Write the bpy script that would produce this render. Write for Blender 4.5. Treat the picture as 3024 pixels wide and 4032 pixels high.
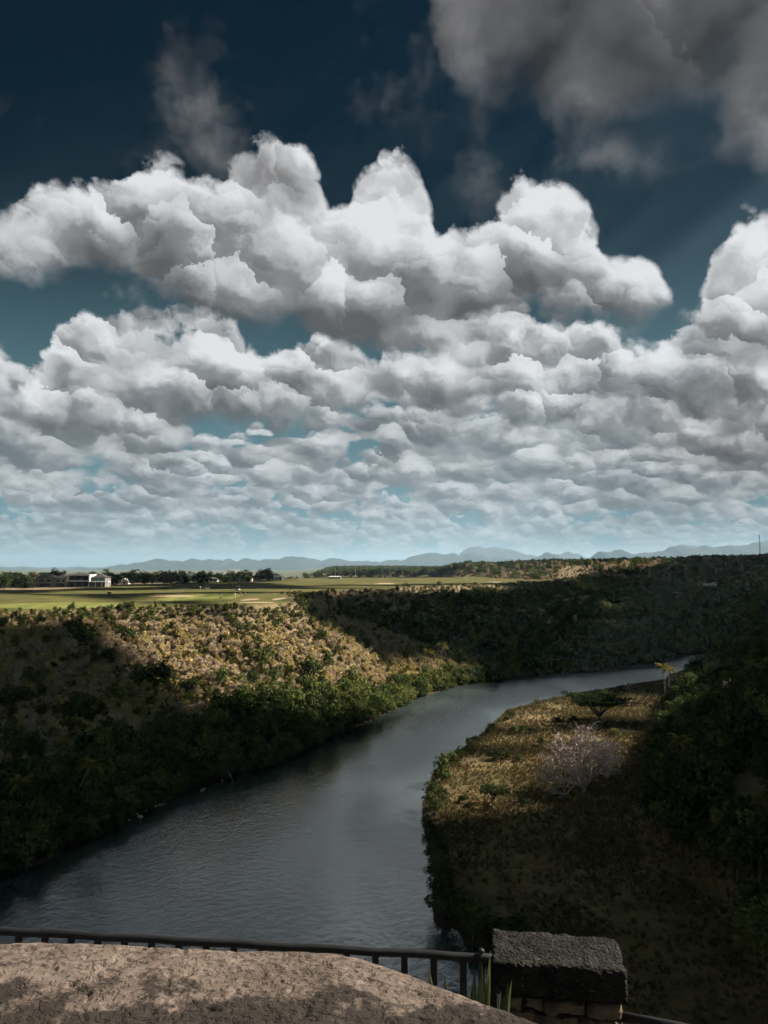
import bpy, bmesh, math, random
import numpy as np
from mathutils import Vector, Matrix

for o in list(bpy.data.objects):
    bpy.data.objects.remove(o)
SC = bpy.context.scene
COL = SC.collection
R = math.radians

# ---------------------------------------------------------------- camera
CAM_Z = 45.0
cam_d = bpy.data.cameras.new('camera')
cam = bpy.data.objects.new('camera', cam_d)
COL.objects.link(cam)
cam.location = (0, 0, CAM_Z)
cam.rotation_euler = (R(90 + 4.04), 0, 0)
cam_d.sensor_fit = 'VERTICAL'
cam_d.sensor_height = 36.0
cam_d.lens = 36.0 * 3028 / 4032
cam_d.clip_start = 0.05
cam_d.clip_end = 80000
SC.camera = cam

# ---------------------------------------------------------------- render set-up
SC.view_settings.view_transform = 'Standard'
SC.view_settings.look = 'None'
SC.view_settings.gamma = 1.0
SC.view_settings.use_curve_mapping = False
SC.view_settings.exposure = 1.5
SC.render.engine = 'CYCLES'
CY = SC.cycles
CY.use_denoising = True
CY.max_bounces = 5
CY.diffuse_bounces = 2
CY.glossy_bounces = 3
CY.transmission_bounces = 3
CY.volume_bounces = 0
CY.transparent_max_bounces = 6
CY.use_adaptive_sampling = True
CY.adaptive_threshold = 0.03
CY.adaptive_min_samples = 12
CY.sample_clamp_indirect = 4.0
CY.caustics_reflective = False
CY.caustics_refractive = False

# ---------------------------------------------------------------- sun
SUN_EL, SUN_AZ = R(40), R(76)            # azimuth from +Y towards +X: the sun stands to the right
SUN = Vector((math.sin(SUN_AZ) * math.cos(SUN_EL), math.cos(SUN_AZ) * math.cos(SUN_EL), math.sin(SUN_EL)))
sun_d = bpy.data.lights.new('sun', 'SUN')
sun_d.energy = 5.0
sun_d.angle = R(0.5)
sun_d.color = (1.0, 0.90, 0.74)
sun = bpy.data.objects.new('sun', sun_d)
COL.objects.link(sun)
sun.rotation_euler = (-SUN).to_track_quat('-Z', 'Y').to_euler()
sun.location = (0, 0, 3000)

# ---------------------------------------------------------------- node shorthand
class X:
    """a socket with arithmetic"""
    def __init__(s, nt, sock): s.nt = nt; s.s = sock
    def op(s, o, *a, clamp=False):
        n = s.nt.nodes.new('ShaderNodeMath'); n.operation = o; n.use_clamp = clamp
        for i, v in enumerate((s,) + a):
            if isinstance(v, X): s.nt.links.new(v.s, n.inputs[i])
            else: n.inputs[i].default_value = v
        return X(s.nt, n.outputs[0])
    def __add__(s, o): return s.op('ADD', o)
    __radd__ = __add__
    def __sub__(s, o): return s.op('SUBTRACT', o)
    def __rsub__(s, o): return (s * -1.0) + o
    def __mul__(s, o): return s.op('MULTIPLY', o)
    __rmul__ = __mul__
    def __truediv__(s, o): return s.op('DIVIDE', o)
    def max(s, o): return s.op('MAXIMUM', o)
    def min(s, o): return s.op('MINIMUM', o)
    def smax(s, o, k): return s.op('SMOOTH_MAX', o, k)
    def pow(s, o): return s.op('POWER', o)
    def sqrt(s): return s.op('SQRT')
    def exp(s): return s.op('EXPONENT')
    def ramp(s, a, b, lo=0.0, hi=1.0, kind='SMOOTHSTEP'):
        n = s.nt.nodes.new('ShaderNodeMapRange'); n.interpolation_type = kind; n.clamp = True
        s.nt.links.new(s.s, n.inputs[0])
        for i, v in enumerate((a, b, lo, hi)): n.inputs[i + 1].default_value = v
        return X(s.nt, n.outputs[0])

def vec(nt, x, y, z=0.0):
    n = nt.nodes.new('ShaderNodeCombineXYZ')
    for i, v in enumerate((x, y, z)):
        if isinstance(v, X): nt.links.new(v.s, n.inputs[i])
        else: n.inputs[i].default_value = v
    return X(nt, n.outputs[0])
def noise(nt, v, scale, detail=4, rough=0.5, dist=0.0, dim='3D', out=0, lac=2.0):
    n = nt.nodes.new('ShaderNodeTexNoise'); n.noise_dimensions = dim
    if v is not None: nt.links.new(v.s, n.inputs['Vector'])
    for k, q in (('Scale', scale), ('Detail', detail), ('Roughness', rough), ('Distortion', dist), ('Lacunarity', lac)):
        n.inputs[k].default_value = q
    return X(nt, n.outputs[out])
def voro(nt, v, scale, detail=0, rough=0.5, dim='3D', feat='F1', rnd=1.0, out=0, smooth=None):
    n = nt.nodes.new('ShaderNodeTexVoronoi'); n.voronoi_dimensions = dim; n.feature = feat
    if v is not None: nt.links.new(v.s, n.inputs['Vector'])
    n.inputs['Scale'].default_value = scale
    n.inputs['Randomness'].default_value = rnd
    if 'Detail' in n.inputs: n.inputs['Detail'].default_value = detail; n.inputs['Roughness'].default_value = rough
    if smooth is not None: n.inputs['Smoothness'].default_value = smooth
    return X(nt, n.outputs[out])
def mix(nt, f, a, b, mode='MIX'):
    n = nt.nodes.new('ShaderNodeMix'); n.data_type = 'RGBA'; n.blend_type = mode; n.clamp_factor = True
    for i, v in ((0, f), (6, a), (7, b)):
        if isinstance(v, X): nt.links.new(v.s, n.inputs[i])
        elif i == 0: n.inputs[0].default_value = v
        else: n.inputs[i].default_value = (*v, 1)
    return X(nt, n.outputs[2])
def sep(nt, v):
    n = nt.nodes.new('ShaderNodeSeparateXYZ'); nt.links.new(v.s, n.inputs[0])
    return [X(nt, n.outputs[i]) for i in range(3)]

# ---------------------------------------------------------------- sky with cumulus
SKY_STRENGTH = 0.05
# tops and bases of the cloud banks in view: (azimuth, elevation) in degrees; mirrored on and on round the rest of the sky
BIG_TOP = [(-31.7, 22.5), (-27.3, 23.4), (-25.0, 25.6), (-22.0, 26.4), (-19.9, 25.8), (-18.0, 27.7), (-15.5, 28.5), (-13.3, 27.8), (-11.8, 28.6), (-9.0, 29.9), (-7.1, 29.9), (-5.1, 28.4), (-3.6, 26.5), (-2.2, 27.5), (-0.6, 28.8), (0.9, 29.5), (2.5, 28.6), (3.5, 26.6), (4.4, 25.4), (5.2, 25.8), (6.4, 25.6), (8.5, 26.8), (10.4, 27.9), (11.7, 27.4), (14.1, 27.0), (15.9, 24.3), (17.1, 22.3), (19.6, 22.2), (20.9, 20.0), (22.2, 19.5), (23.6, 22.0), (25.3, 23.3), (27.3, 24.0), (31.4, 24.4)]
BIG_BASE = [(-31.5, 18.6), (-27.1, 19.1), (-22.3, 19.8), (-17.1, 19.4), (-13.5, 18.3), (-7.9, 17.2), (-2.2, 16.0), (3.6, 15.6), (6.5, 17.2), (11.2, 18.5), (14.9, 18.2), (18.4, 17.7), (21.0, 17.3), (22.6, 16.1), (25.0, 14.1), (26.9, 13.1), (31.0, 12.6)]
ROW_TOP = [(-31.4, 14.9), (-26.9, 14.4), (-26, 13.0), (-24.6, 13.4), (-23.4, 15.4), (-22.2, 17.0), (-20.5, 17.0), (-17.8, 17.9), (-15.3, 17.8), (-11.6, 17.2), (-9.2, 15.4), (-6.9, 16.2), (-2.2, 16.1), (0.9, 15.5), (5.2, 18.0), (7.5, 18.6), (10.3, 18.3), (12.1, 17.2), (14.9, 17.5), (17.5, 16.1), (20.1, 15.8), (21.8, 17.0), (23.5, 16.8), (25.0, 15.6), (27.0, 14.7), (31.0, 15.0)]
ROW_BASE = [(-31.2, 9.9), (-26.8, 10.3), (-23.6, 8.8), (-18.6, 8.4), (-13.4, 10.8), (-9.7, 10.6), (-2.1, 11.1), (7.4, 10.8), (14.7, 9.7), (21.6, 8.3), (26.7, 7.4), (30.8, 7.6)]
NEAR_BASE = [(-32, 45.0), (-0.2, 43.8), (2.6, 40.2), (4.1, 35.6), (5.3, 33.2), (8.6, 31.5), (11.4, 31.2), (15.1, 30.2), (18.7, 29.7), (22.2, 28.5), (25.4, 26.7), (27.3, 25.7), (31.5, 24.8)]
NEAR_TOP = [(-32, 40.0), (0, 41), (4, 42), (8, 46), (14, 49), (24, 49), (32, 48)]

def build_sky():
    nt = bpy.data.node_groups.new('cloudy_sky', 'ShaderNodeTree')
    nt.interface.new_socket('Color', in_out='OUTPUT', socket_type='NodeSocketColor')
    tc = nt.nodes.new('ShaderNodeTexCoord')
    nrm = nt.nodes.new('ShaderNodeVectorMath'); nrm.operation = 'NORMALIZE'
    nt.links.new(tc.outputs['Generated'], nrm.inputs[0])
    dx, dy, dz = sep(nt, X(nt, nrm.outputs[0]))
    az = dx.op('ARCTAN2', dy) * (180 / math.pi)
    el = dz.op('ARCSINE') * (180 / math.pi)
    sky = nt.nodes.new('ShaderNodeTexSky'); sky.sky_type = 'NISHITA'; sky.sun_disc = False
    sky.sun_elevation = SUN_EL; sky.sun_rotation = SUN_AZ
    sky.altitude = 50; sky.air_density = 1.0; sky.dust_density = 0.6; sky.ozone_density = 2.0
    col = mix(nt, 1.0, X(nt, sky.outputs[0]), (0.028, 0.075, 0.078), 'MULTIPLY')
    col = mix(nt, el.ramp(26, -1, 0, .8), col, (1.2, 2.7, 3.2))          # pale moist air low over the land

    def curve(t, pts, lo, hi):
        n = t.nodes.new('ShaderNodeFloatCurve')
        c = n.mapping.curves[0]
        P = [((a + 32) / 64, (e - lo) / (hi - lo)) for a, e in pts]
        P = [(min(max(x, 0), 1), y) for x, y in P]
        while len(c.points) < len(P): c.points.new(0.5, 0.5)
        for q, p in zip(c.points, P): q.location = p; q.handle_type = 'AUTO'
        n.mapping.update()
        return n

    LX, LY = .38, .93                             # light falls from the upper right
    def bank(name, top, base, lo, hi, s, seed, amp, namp, st, sb, gap=None, fill=.3, extra=(), asp=1.15, wk=(.8, .34, .16), warp=.75, lift=0.0):
        """node group: one bank of cloud at (azimuth, elevation): density, light on its heaped puffs, height in the bank"""
        t = bpy.data.node_groups.new(name, 'ShaderNodeTree')
        for k in ('a', 'e'): t.interface.new_socket(k, in_out='INPUT', socket_type='NodeSocketFloat')
        for k in ('d', 'l', 'v'): t.interface.new_socket(k, in_out='OUTPUT', socket_type='NodeSocketFloat')
        gi = t.nodes.new('NodeGroupInput'); go = t.nodes.new('NodeGroupOutput')
        a, e = (X(t, gi.outputs[i]) for i in range(2))
        u, w = a * (1 / s) + seed, e * (asp / s) + seed * .37
        nz = t.nodes.new('ShaderNodeTexNoise'); nz.noise_dimensions = '2D'
        t.links.new(vec(t, u, w).s, nz.inputs['Vector'])
        for k_, q_ in (('Scale', 1.3), ('Detail', 8), ('Roughness', .61)): nz.inputs[k_].default_value = q_
        n = X(t, nz.outputs[0]) - .5
        c1, c2, _ = sep(t, X(t, nz.outputs[1]))
        u2, w2 = u + (c1 - .5) * warp, w + (c2 - .5) * warp
        hgt = n * 1.55; lit = n * .55
        for i, (sc, wt) in enumerate(zip((1.25, 2.9, 6.5), wk)):
            if wt == 0: continue
            P_ = vec(t, u2 * sc + i * 7.7, w2 * sc - i * 3.1)
            V_ = t.nodes.new('ShaderNodeTexVoronoi'); V_.voronoi_dimensions = '2D'; V_.feature = 'F1'
            V_.inputs['Scale'].default_value = 1.0
            t.links.new(P_.s, V_.inputs['Vector'])
            D_ = X(t, V_.outputs['Distance'])
            cx_, cy_, _ = sep(t, X(t, V_.outputs['Position']))
            px_, py_, _ = sep(t, P_)
            hgt = hgt + (.36 - D_ * D_) * (wt * 1.2)
            lit = lit + ((px_ - cx_) * LX + (py_ - cy_) * LY) * (1.0 - (D_ * 1.45).min(1.0).pow(2.0)) * (wt * (1.6, 1.1, .7)[i])
        if isinstance(top, list):
            x_ = (a + (c1 - .5) * (s * .35) + 32).op('PINGPONG', 64.0) * (1 / 64)
            H = curve(t, top, lo, hi); B = curve(t, base, lo, hi)
            t.links.new(x_.s, H.inputs['Value']); t.links.new(x_.s, B.inputs['Value'])
            H = X(t, H.outputs[0]) * (hi - lo) + (lo + lift); B = X(t, B.outputs[0]) * (hi - lo) + lo
        else:
            m = noise(t, vec(t, a * (.3 / s) + seed * 2, seed), 1.0, 1, .5, 0, '2D') - .5
            H = m * (top - base) * 1.2 + top; B = m * .5 + base
        f = (((H - e) * (1 / st)).op('SMOOTH_MIN', (e - B) * (1 / sb), .3) + fill).min(1.3)
        if gap is not None:
            f = f - noise(t, vec(t, a * (.42 / s) + seed * 3, e * (.8 / s) - seed), 1.0, 2, .5, 0, '2D').ramp(gap, gap + .13, 0, 2.4)
        for (a0, e0, rx, ry, k) in extra:
            x = (a - a0) * (1 / rx); y = (e - e0) * (1 / ry)
            f = f.max((1.0 - (x * x + y * y).sqrt()) * k)
        t.links.new((f * amp + hgt * namp).s, go.inputs[0]); t.links.new(lit.s, go.inputs[1])
        t.links.new(((e - B) / (H - B).max(1.0)).s, go.inputs[2])
        return t

    def layer(col, g, dark, mid, lit, soft=(.7, .16), rl=1.0, vk=.5, l0=.2, patch=.5, ps=8.0, far=None, alpha=1.0, edge0=0.0):
        n = nt.nodes.new('ShaderNodeGroup'); n.node_tree = g
        for i, v in enumerate((az, el)): nt.links.new(v.s, n.inputs[i])
        d0, l_, v0 = [X(nt, o) for o in n.outputs]
        vv = v0.max(0.0).min(1.0)
        al = ((d0 - edge0) / (vv * (soft[1] - soft[0]) + soft[0])).ramp(0, 1)
        pt = noise(nt, vec(nt, az * (1 / ps) + l0 * 50, el * (1.5 / ps)), 1.0, 2, .5, .3, '2D') - .5          # broad patches shaded by neighbouring cloud
        lum = vv.ramp(-.1, 1.0, 0, vk) + (l_ * rl).max(-.5).min(.55) + pt * patch * 2.0 + d0.ramp(.7, 0, 0, .16) + l0
        c = mix(nt, lum.ramp(0, .5, kind='LINEAR'), dark, mid)
        c = mix(nt, lum.ramp(.42, 1, kind='LINEAR'), c, lit)
        if far: c = mix(nt, far[0], c, far[1])
        return mix(nt, al * alpha, col, c)

    W = (7.0, 7.15, 7.3)
    HZ = (2.3, 3.2, 3.6)
    for nm, tp, bs, s, seed, gap, k in (('cloud_row_farthest', 3.4, .6, 1.1, 3.1, .52, .58), ('cloud_row_far', 5.6, 1.8, 1.9, 8.4, .515, .34), ('cloud_row_middle', 8.6, 3.4, 3.0, 12.2, .535, .13), ('cloud_row_near', 12.6, 5.6, 4.6, 17.3, .56, .02)):
        g = bank(nm, tp, bs, 0, 1, s, seed, .7, .95, s * .5, s * .5, gap=gap, fill=.02, asp=1.7, wk=(.85, .35, 0))
        col = layer(col, g, (1.1, 1.2, 1.3), (2.8, 2.95, 3.05), (6.2, 6.35, 6.4), far=(k, HZ), vk=.25, l0=.28, rl=1.15, soft=(.7, .3), ps=s * 2.5)
    g = bank('cloud_bank_low', ROW_TOP, ROW_BASE, 5, 20, 4.6, 21.7, .72, .95, 1.9, 2.4, fill=.35, lift=-.7)
    col = layer(col, g, (.95, .97, 1.0), (2.7, 2.78, 2.85), W, l0=.26, rl=1.0, vk=.5, soft=(.95, .4))
    g = bank('cloud_bank_high', BIG_TOP, BIG_BASE, 10, 32, 6.4, 5.3, .8, .95, 2.0, 2.4, fill=.25, lift=-1.5)
    col = layer(col, g, (.9, .88, .9), (2.6, 2.6, 2.64), W, l0=.24, rl=.9, vk=.58, soft=(1.05, .4), ps=11)
    g = bank('cloud_near', NEAR_TOP, NEAR_BASE, 20, 50, 9.5, 14.9, .8, .95, 5, 4.0, fill=.2, wk=(.3, .15, .08),
             extra=((-16.3, 29.8, 4.0, 2.4, .22), (2, 33.7, 3, 2.5, .1), (7.4, 30, 2, 4, .25), (19.5, 28.3, 7, 2, .35)))
    col = layer(col, g, (.34, .35, .38), (1.25, 1.25, 1.3), (3.2, 3.2, 3.25), soft=(.9, .9), alpha=.96, vk=.1, l0=.32, rl=.8, patch=.7, ps=9)
    col = mix(nt, 1.0, col, (.8, .8, .8), 'MULTIPLY')
    go = nt.nodes.new('NodeGroupOutput'); nt.links.new(col.s, go.inputs[0])
    return nt

world = bpy.data.worlds.new('World')
SC.world = world
world.use_nodes = True
WT = world.node_tree
WT.nodes.clear()
wg = WT.nodes.new('ShaderNodeGroup'); wg.node_tree = build_sky()
wb = WT.nodes.new('ShaderNodeBackground'); wb.inputs['Strength'].default_value = SKY_STRENGTH
wo = WT.nodes.new('ShaderNodeOutputWorld')
WT.links.new(wg.outputs[0], wb.inputs['Color']); WT.links.new(wb.outputs[0], wo.inputs['Surface'])
world.cycles.sampling_method = 'NONE'

# ================================================================ helpers
rng = np.random.default_rng(7)
def tag(o, label=None, cat=None, group=None, kind=None):
    for k, v in (('label', label), ('category', cat), ('group', group), ('kind', kind)):
        if v: o[k] = v
    return o
def link(name, data, parent=None, loc=None, rot=None, scale=None):
    o = bpy.data.objects.new(name, data); COL.objects.link(o)
    if parent is not None: o.parent = parent
    if loc is not None: o.location = loc
    if rot is not None: o.rotation_euler = rot
    if scale is not None: o.scale = (scale,) * 3 if isinstance(scale, (int, float)) else scale
    return o
def empty(name, loc, rz=0.0, label=None, cat=None, group=None):
    o = link(name, None, loc=loc, rot=(0, 0, rz)); o.empty_display_size = .3
    return tag(o, label, cat, group)
def mesh_np(name, V, Fc, mat=None, smooth=False):
    """mesh from vertex array and one face array (tri or quad)"""
    V = np.asarray(V, np.float32); Fc = np.asarray(Fc, np.int32)
    m = bpy.data.meshes.new(name)
    m.vertices.add(len(V)); m.vertices.foreach_set('co', V.ravel())
    k = Fc.shape[1]
    m.loops.add(Fc.size); m.loops.foreach_set('vertex_index', Fc.ravel())
    m.polygons.add(len(Fc)); m.polygons.foreach_set('loop_start', np.arange(len(Fc), dtype=np.int32) * k)
    m.polygons.foreach_set('use_smooth', np.full(len(Fc), smooth))
    m.update(calc_edges=True)
    if mat: m.materials.append(mat)
    return m
def attr(m, name, vals, domain='POINT'):
    a = m.attributes.new(name, 'FLOAT', domain); a.data.foreach_set('value', np.asarray(vals, np.float32).ravel())
class MB:
    """collects boxes, tubes and sheets into one mesh"""
    def __init__(s): s.v = []; s.f = []
    def add(s, vs, fs):
        b = len(s.v); s.v += [tuple(v) for v in vs]; s.f += [tuple(i + b for i in f) for f in fs]; return s
    def box(s, x0, x1, y0, y1, z0, z1, j=0.0):
        vs = [(x, y, z) for z in (z0, z1) for y in (y0, y1) for x in (x0, x1)]
        if j: vs = [tuple(c + random.uniform(-j, j) for c in v) for v in vs]
        return s.add(vs, [(0, 2, 3, 1), (4, 5, 7, 6), (0, 1, 5, 4), (2, 6, 7, 3), (0, 4, 6, 2), (1, 3, 7, 5)])
    def tube(s, pts, rad, n=6, cap=True):
        pts = [Vector(p) for p in pts]
        rings = []
        for i, p in enumerate(pts):
            t = (pts[min(i + 1, len(pts) - 1)] - pts[max(i - 1, 0)]).normalized()
            u = t.cross(Vector((0, 0, 1)) if abs(t.z) < .9 else Vector((1, 0, 0))).normalized(); w = t.cross(u)
            r = rad[i] if isinstance(rad, (list, tuple)) else rad
            rings.append([p + (u * math.cos(2 * math.pi * k / n) + w * math.sin(2 * math.pi * k / n)) * r for k in range(n)])
        vs = [v for r in rings for v in r]; fs = []
        for i in range(len(pts) - 1):
            for k in range(n): fs.append((i * n + k, i * n + (k + 1) % n, (i + 1) * n + (k + 1) % n, (i + 1) * n + k))
        if cap: fs.append(tuple(range(n))[::-1]); fs.append(tuple(range((len(pts) - 1) * n, len(pts) * n)))
        return s.add(vs, fs)
    def mesh(s, name, mat=None, smooth=False):
        m = bpy.data.meshes.new(name); m.from_pydata(s.v, [], s.f)
        if smooth: m.polygons.foreach_set('use_smooth', [True] * len(m.polygons))
        if mat: m.materials.append(mat)
        m.update(); return m
    def build(s, name, mat, parent=None, smooth=False, **k): return link(name, s.mesh(name, mat, smooth), parent, **k)
def new_mat(name):
    m = bpy.data.materials.new(name); m.use_nodes = True
    nt = m.node_tree; nt.nodes.clear()
    out = nt.nodes.new('ShaderNodeOutputMaterial')
    return m, nt, out
def principled(nt, out, col, rough=.8, bump=None, strength=.3, dist=.05, metal=0.0, spec=.3):
    p = nt.nodes.new('ShaderNodeBsdfPrincipled')
    for k, v in (('Base Color', col), ('Roughness', rough), ('Metallic', metal), ('Specular IOR Level', spec)):
        if isinstance(v, X): nt.links.new(v.s, p.inputs[k])
        else: p.inputs[k].default_value = (*v, 1) if isinstance(v, tuple) else v
    if bump is not None:
        b = nt.nodes.new('ShaderNodeBump'); b.inputs['Strength'].default_value = strength; b.inputs['Distance'].default_value = dist
        nt.links.new(bump.s, b.inputs['Height']); nt.links.new(b.outputs[0], p.inputs['Normal'])
    nt.links.new(p.outputs[0], out.inputs['Surface'])
    return p
def coords(nt, kind='Object'):
    return X(nt, nt.nodes.new('ShaderNodeTexCoord').outputs[kind])
def geo_pos(nt):
    return X(nt, nt.nodes.new('ShaderNodeNewGeometry').outputs['Position'])
def aval(nt, name):
    n = nt.nodes.new('ShaderNodeAttribute'); n.attribute_name = name; return X(nt, n.outputs['Fac'])
def plain(name, col, rough=.7, var=.15, scale=3.0, metal=0.0, spec=.3):
    """a plain painted or natural surface with a little uneven wear"""
    m, nt, out = new_mat(name)
    n = noise(nt, coords(nt), scale, 4, .6)
    c = mix(nt, n.ramp(.3, .7), tuple(c * (1 - var) for c in col), tuple(min(c * (1 + var), 1) for c in col))
    principled(nt, out, c, rough, n, .2, .02, metal, spec)
    return m

# ================================================================ lie of the land (plan coordinates in metres, water at z = 0)
BANK_L = [(-80, -160), (-82, 10), (-74, 60), (-63, 95), (-55.5, 114.5), (-51.2, 121.2), (-50.6, 125.9), (-47.5, 131.6), (-44.8, 141.8), (-38.7, 160.6), (-31.3, 171.4), (-22.7, 183.4), (-15.5, 202.5), (-4.0, 226.6), (4.4, 247.7), (11.1, 265.5), (25.9, 290.3), (45.7, 307.5), (63.0, 320.9), (93.7, 334.8), (125.8, 357.9), (140.7, 378.4), (165, 400), (220, 430), (300, 450), (460, 450)]
BANK_R = [(460, 405), (310, 410), (230, 395), (170, 372), (135, 345), (119.7, 325.4), (110.1, 306.8), (84.7, 287.9), (64.6, 271.2), (46.9, 254.0), (37.4, 242.6), (26.3, 212.9), (22.7, 202.5), (15.0, 184.3), (10.1, 171.0), (6.8, 150.7), (6.9, 137.2), (7.4, 126.8), (7.5, 117.9), (7.4, 111.7), (6.9, 106.0), (6.5, 100.0), (9.1, 99.2), (9.8, 97.2), (10.2, 94.6), (13.7, 93.3), (16, 80), (6, 58), (-12, 44), (-28, 20), (-36, -30), (-40, -160)]
RIVER = BANK_L + BANK_R
EDGE_A = [(-230, -160), (-195, 0), (-160, 100), (-130, 150), (-98.3, 198.2), (-80.1, 219.5), (-62.9, 229.1), (-46, 233), (-29.6, 258), (-30, 285), (-40, 318), (-32, 355.4), (10.5, 430.5), (36.7, 469.0), (81.6, 522.5), (147.7, 630.5), (163.3, 677.1)]
PLAT_A = EDGE_A + [(150, 720), (190, 800), (400, 1000), (9000, 1500), (9000, 30000), (-30000, 30000), (-30000, -160)]
PLAT_B = [(95, 880), (185, 800), (260, 800), (400, 815), (560, 790), (800, 700), (1500, 500), (9000, 500), (9000, 6000), (900, 2600), (150, 1300)]
MEADOW_E = [(460, 380), (230, 375), (150, 352), (130, 322), (113, 292), (87, 240), (71, 202), (54, 165), (46, 141), (41, 128), (39, 116), (44, 107), (46, 100), (34, 77), (26, 60), (8, 44), (-15, 26), (-26, -30), (-30, -160)]
HILL_C = MEADOW_E + [(460, -160)]
GOLF = EDGE_A[2:] + [(150, 720), (100, 830), (-40, 830), (-92, 760), (-100, 690), (-140, 620), (-165, 500), (-168, 440), (-190, 372), (-260, 330), (-300, 200)]
def inside(P, poly):
    x, y = P[:, 0], P[:, 1]; c = np.zeros(len(P), bool); q = np.array(poly, float)
    for (x0, y0), (x1, y1) in zip(q, np.roll(q, -1, 0)):
        m = ((y0 > y) != (y1 > y))
        if y1 != y0: c ^= m & (x < (x1 - x0) * (y - y0) / (y1 - y0) + x0)
    return c
def dist(P, poly, closed=True):
    q = np.array(poly, float); b = np.roll(q, -1, 0)
    if not closed: q, b = q[:-1], b[:-1]
    D = np.full(len(P), 1e18)
    for (ax, ay), (bx, by) in zip(q, b):
        ex, ey = bx - ax, by - ay; L = ex * ex + ey * ey + 1e-12
        t = np.clip(((P[:, 0] - ax) * ex + (P[:, 1] - ay) * ey) / L, 0, 1)
        D = np.minimum(D, (P[:, 0] - ax - t * ex) ** 2 + (P[:, 1] - ay - t * ey) ** 2)
    return np.sqrt(D)
def sstep(x, a, b):
    t = np.clip((x - a) / (b - a), 0, 1); return t * t * (3 - 2 * t)
_pt = np.random.default_rng(3).random((256, 256))
def vnoise(x, y, s, o=3):
    """value noise, -1..1"""
    r = 0; a = 1.0; t = 0
    for k in range(o):
        u, v = x / s + 17.3 * k + 50, y / s - 9.1 * k + 50
        i, j = np.floor(u).astype(int), np.floor(v).astype(int)
        fu, fv = u - i, v - j; fu = fu * fu * (3 - 2 * fu); fv = fv * fv * (3 - 2 * fv)
        g = lambda p, q: _pt[p % 256, q % 256]
        r = r + a * ((g(i, j) * (1 - fu) + g(i + 1, j) * fu) * (1 - fv) + (g(i, j + 1) * (1 - fu) + g(i + 1, j + 1) * fu) * fv * 1.0)
        t += a; a *= .5; s *= .5
    return r / t * 2 - 1
def land(P):
    """height and zone masks at plan points"""
    P = np.asarray(P, float).reshape(-1, 2)
    x, y = P[:, 0], P[:, 1]
    wob = np.stack([vnoise(x, y, 22, 2), vnoise(x + 300, y - 90, 22, 2)], 1)
    Q = P + wob * np.clip(np.hypot(x, y) / 120, .0, 1.0)[:, None] * .9
    iw = inside(Q, RIVER); db = dist(Q, RIVER)
    ia = inside(P, PLAT_A); da = np.where(ia, 0, dist(P + wob * 3, PLAT_A))
    ib = inside(P, PLAT_B); dB = np.where(ib, 0, dist(P, PLAT_B))
    ic = inside(Q, HILL_C); dc = np.where(ic, dist(Q, MEADOW_E, False), 0)
    t = db / (db + da + 1e-6)
    zA = 33 * np.clip(.75 * t ** 1.25 + .25 * sstep(t, 0, 1), 0, 1)
    zA = np.where(ia, 33 + vnoise(x, y, 70, 2) * .9 * sstep(dist(P, EDGE_A, False), 4, 50) + np.clip((y - 1000) / 900, 0, 1) * 5, zA + vnoise(x, y, 14, 3) * 1.6 * sstep(t, .04, .3) * sstep(da, 0, 12))
    zA = zA - np.where(ia, 33 * sstep(y, 760, 1150) * sstep(-x / np.maximum(y, 1), .06, .125), 0)      # the land falls away to a low plain on the far left
    zt = np.clip(45 + (x - 180) * .026, 44, 58)
    zB = zt * np.clip(1 - dB / 230, 0, 1) ** 1.2 + vnoise(x, y, 60, 3) * 2.5 * sstep(dB, 200, 60)
    z = np.maximum(zA, np.where(dB < 230, zB, -5))
    k = np.interp(y, [0, 60, 150, 210, 290, 400], [1.1, .95, .72, .52, .28, .24])
    zc = 1.2 + k * dc + sstep(dc, 3, 14) * vnoise(x, y, 16, 3) * 1.5
    zc = np.minimum(zc, np.interp(y, [-160, 0, 60, 150, 300], [43, 43, 44, 44, 30]))
    right = inside(P, [(460, 405)] + BANK_R[1:] + [(460, -160)]) & ~iw
    zr = np.where(ic, zc, .35 + sstep(db, 0, 5) * .9 + vnoise(x, y, 9, 3) * .28 * sstep(db, 0, 3))
    z = np.where(right, zr, z)
    near = (np.hypot(x - .5, y + 4) < 11) & (y < 5.4)
    z = np.where(iw, -np.minimum(db * .4, 3.5), np.maximum(np.where(db < 2.5, np.minimum(z, db * .55), z), np.minimum(db * .3, .25)))
    z = np.where(near, 41.2, z)
    return dict(z=z, iw=iw, db=db, ia=ia, da=da, ib=ib, dB=dB, ic=ic, dc=dc, right=right, near=near)
def zat(x, y):
    return float(land([(x, y)])['z'][0])
#ENDLAND
# ---------------------------------------------------------------- ground sheet
def axis(parts):
    a = []
    for lo, hi, st in parts: a += list(np.arange(lo, hi - 1e-6, st))
    return np.array(a + [parts[-1][1]])
gx = axis([(-26000, -6000, 4000), (-6000, -1500, 750), (-1500, -400, 90), (-400, -200, 12), (-200, 180, 2.5), (180, 420, 8), (420, 1500, 60), (1500, 6000, 500), (6000, 26000, 4000)])
gy = axis([(-150, 30, 9), (30, 80, 4), (80, 330, 2.5), (330, 480, 4), (480, 900, 8), (900, 1500, 25), (1500, 4000, 150), (4000, 30000, 2000)])
GX, GY = np.meshgrid(gx, gy)
GP = np.stack([GX.ravel(), GY.ravel()], 1)
L = land(GP)
nx, ny = len(gx), len(gy)
idx = np.arange(nx * ny).reshape(ny, nx)
GF = np.stack([idx[:-1, :-1], idx[:-1, 1:], idx[1:, 1:], idx[1:, :-1]], -1).reshape(-1, 4)
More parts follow.
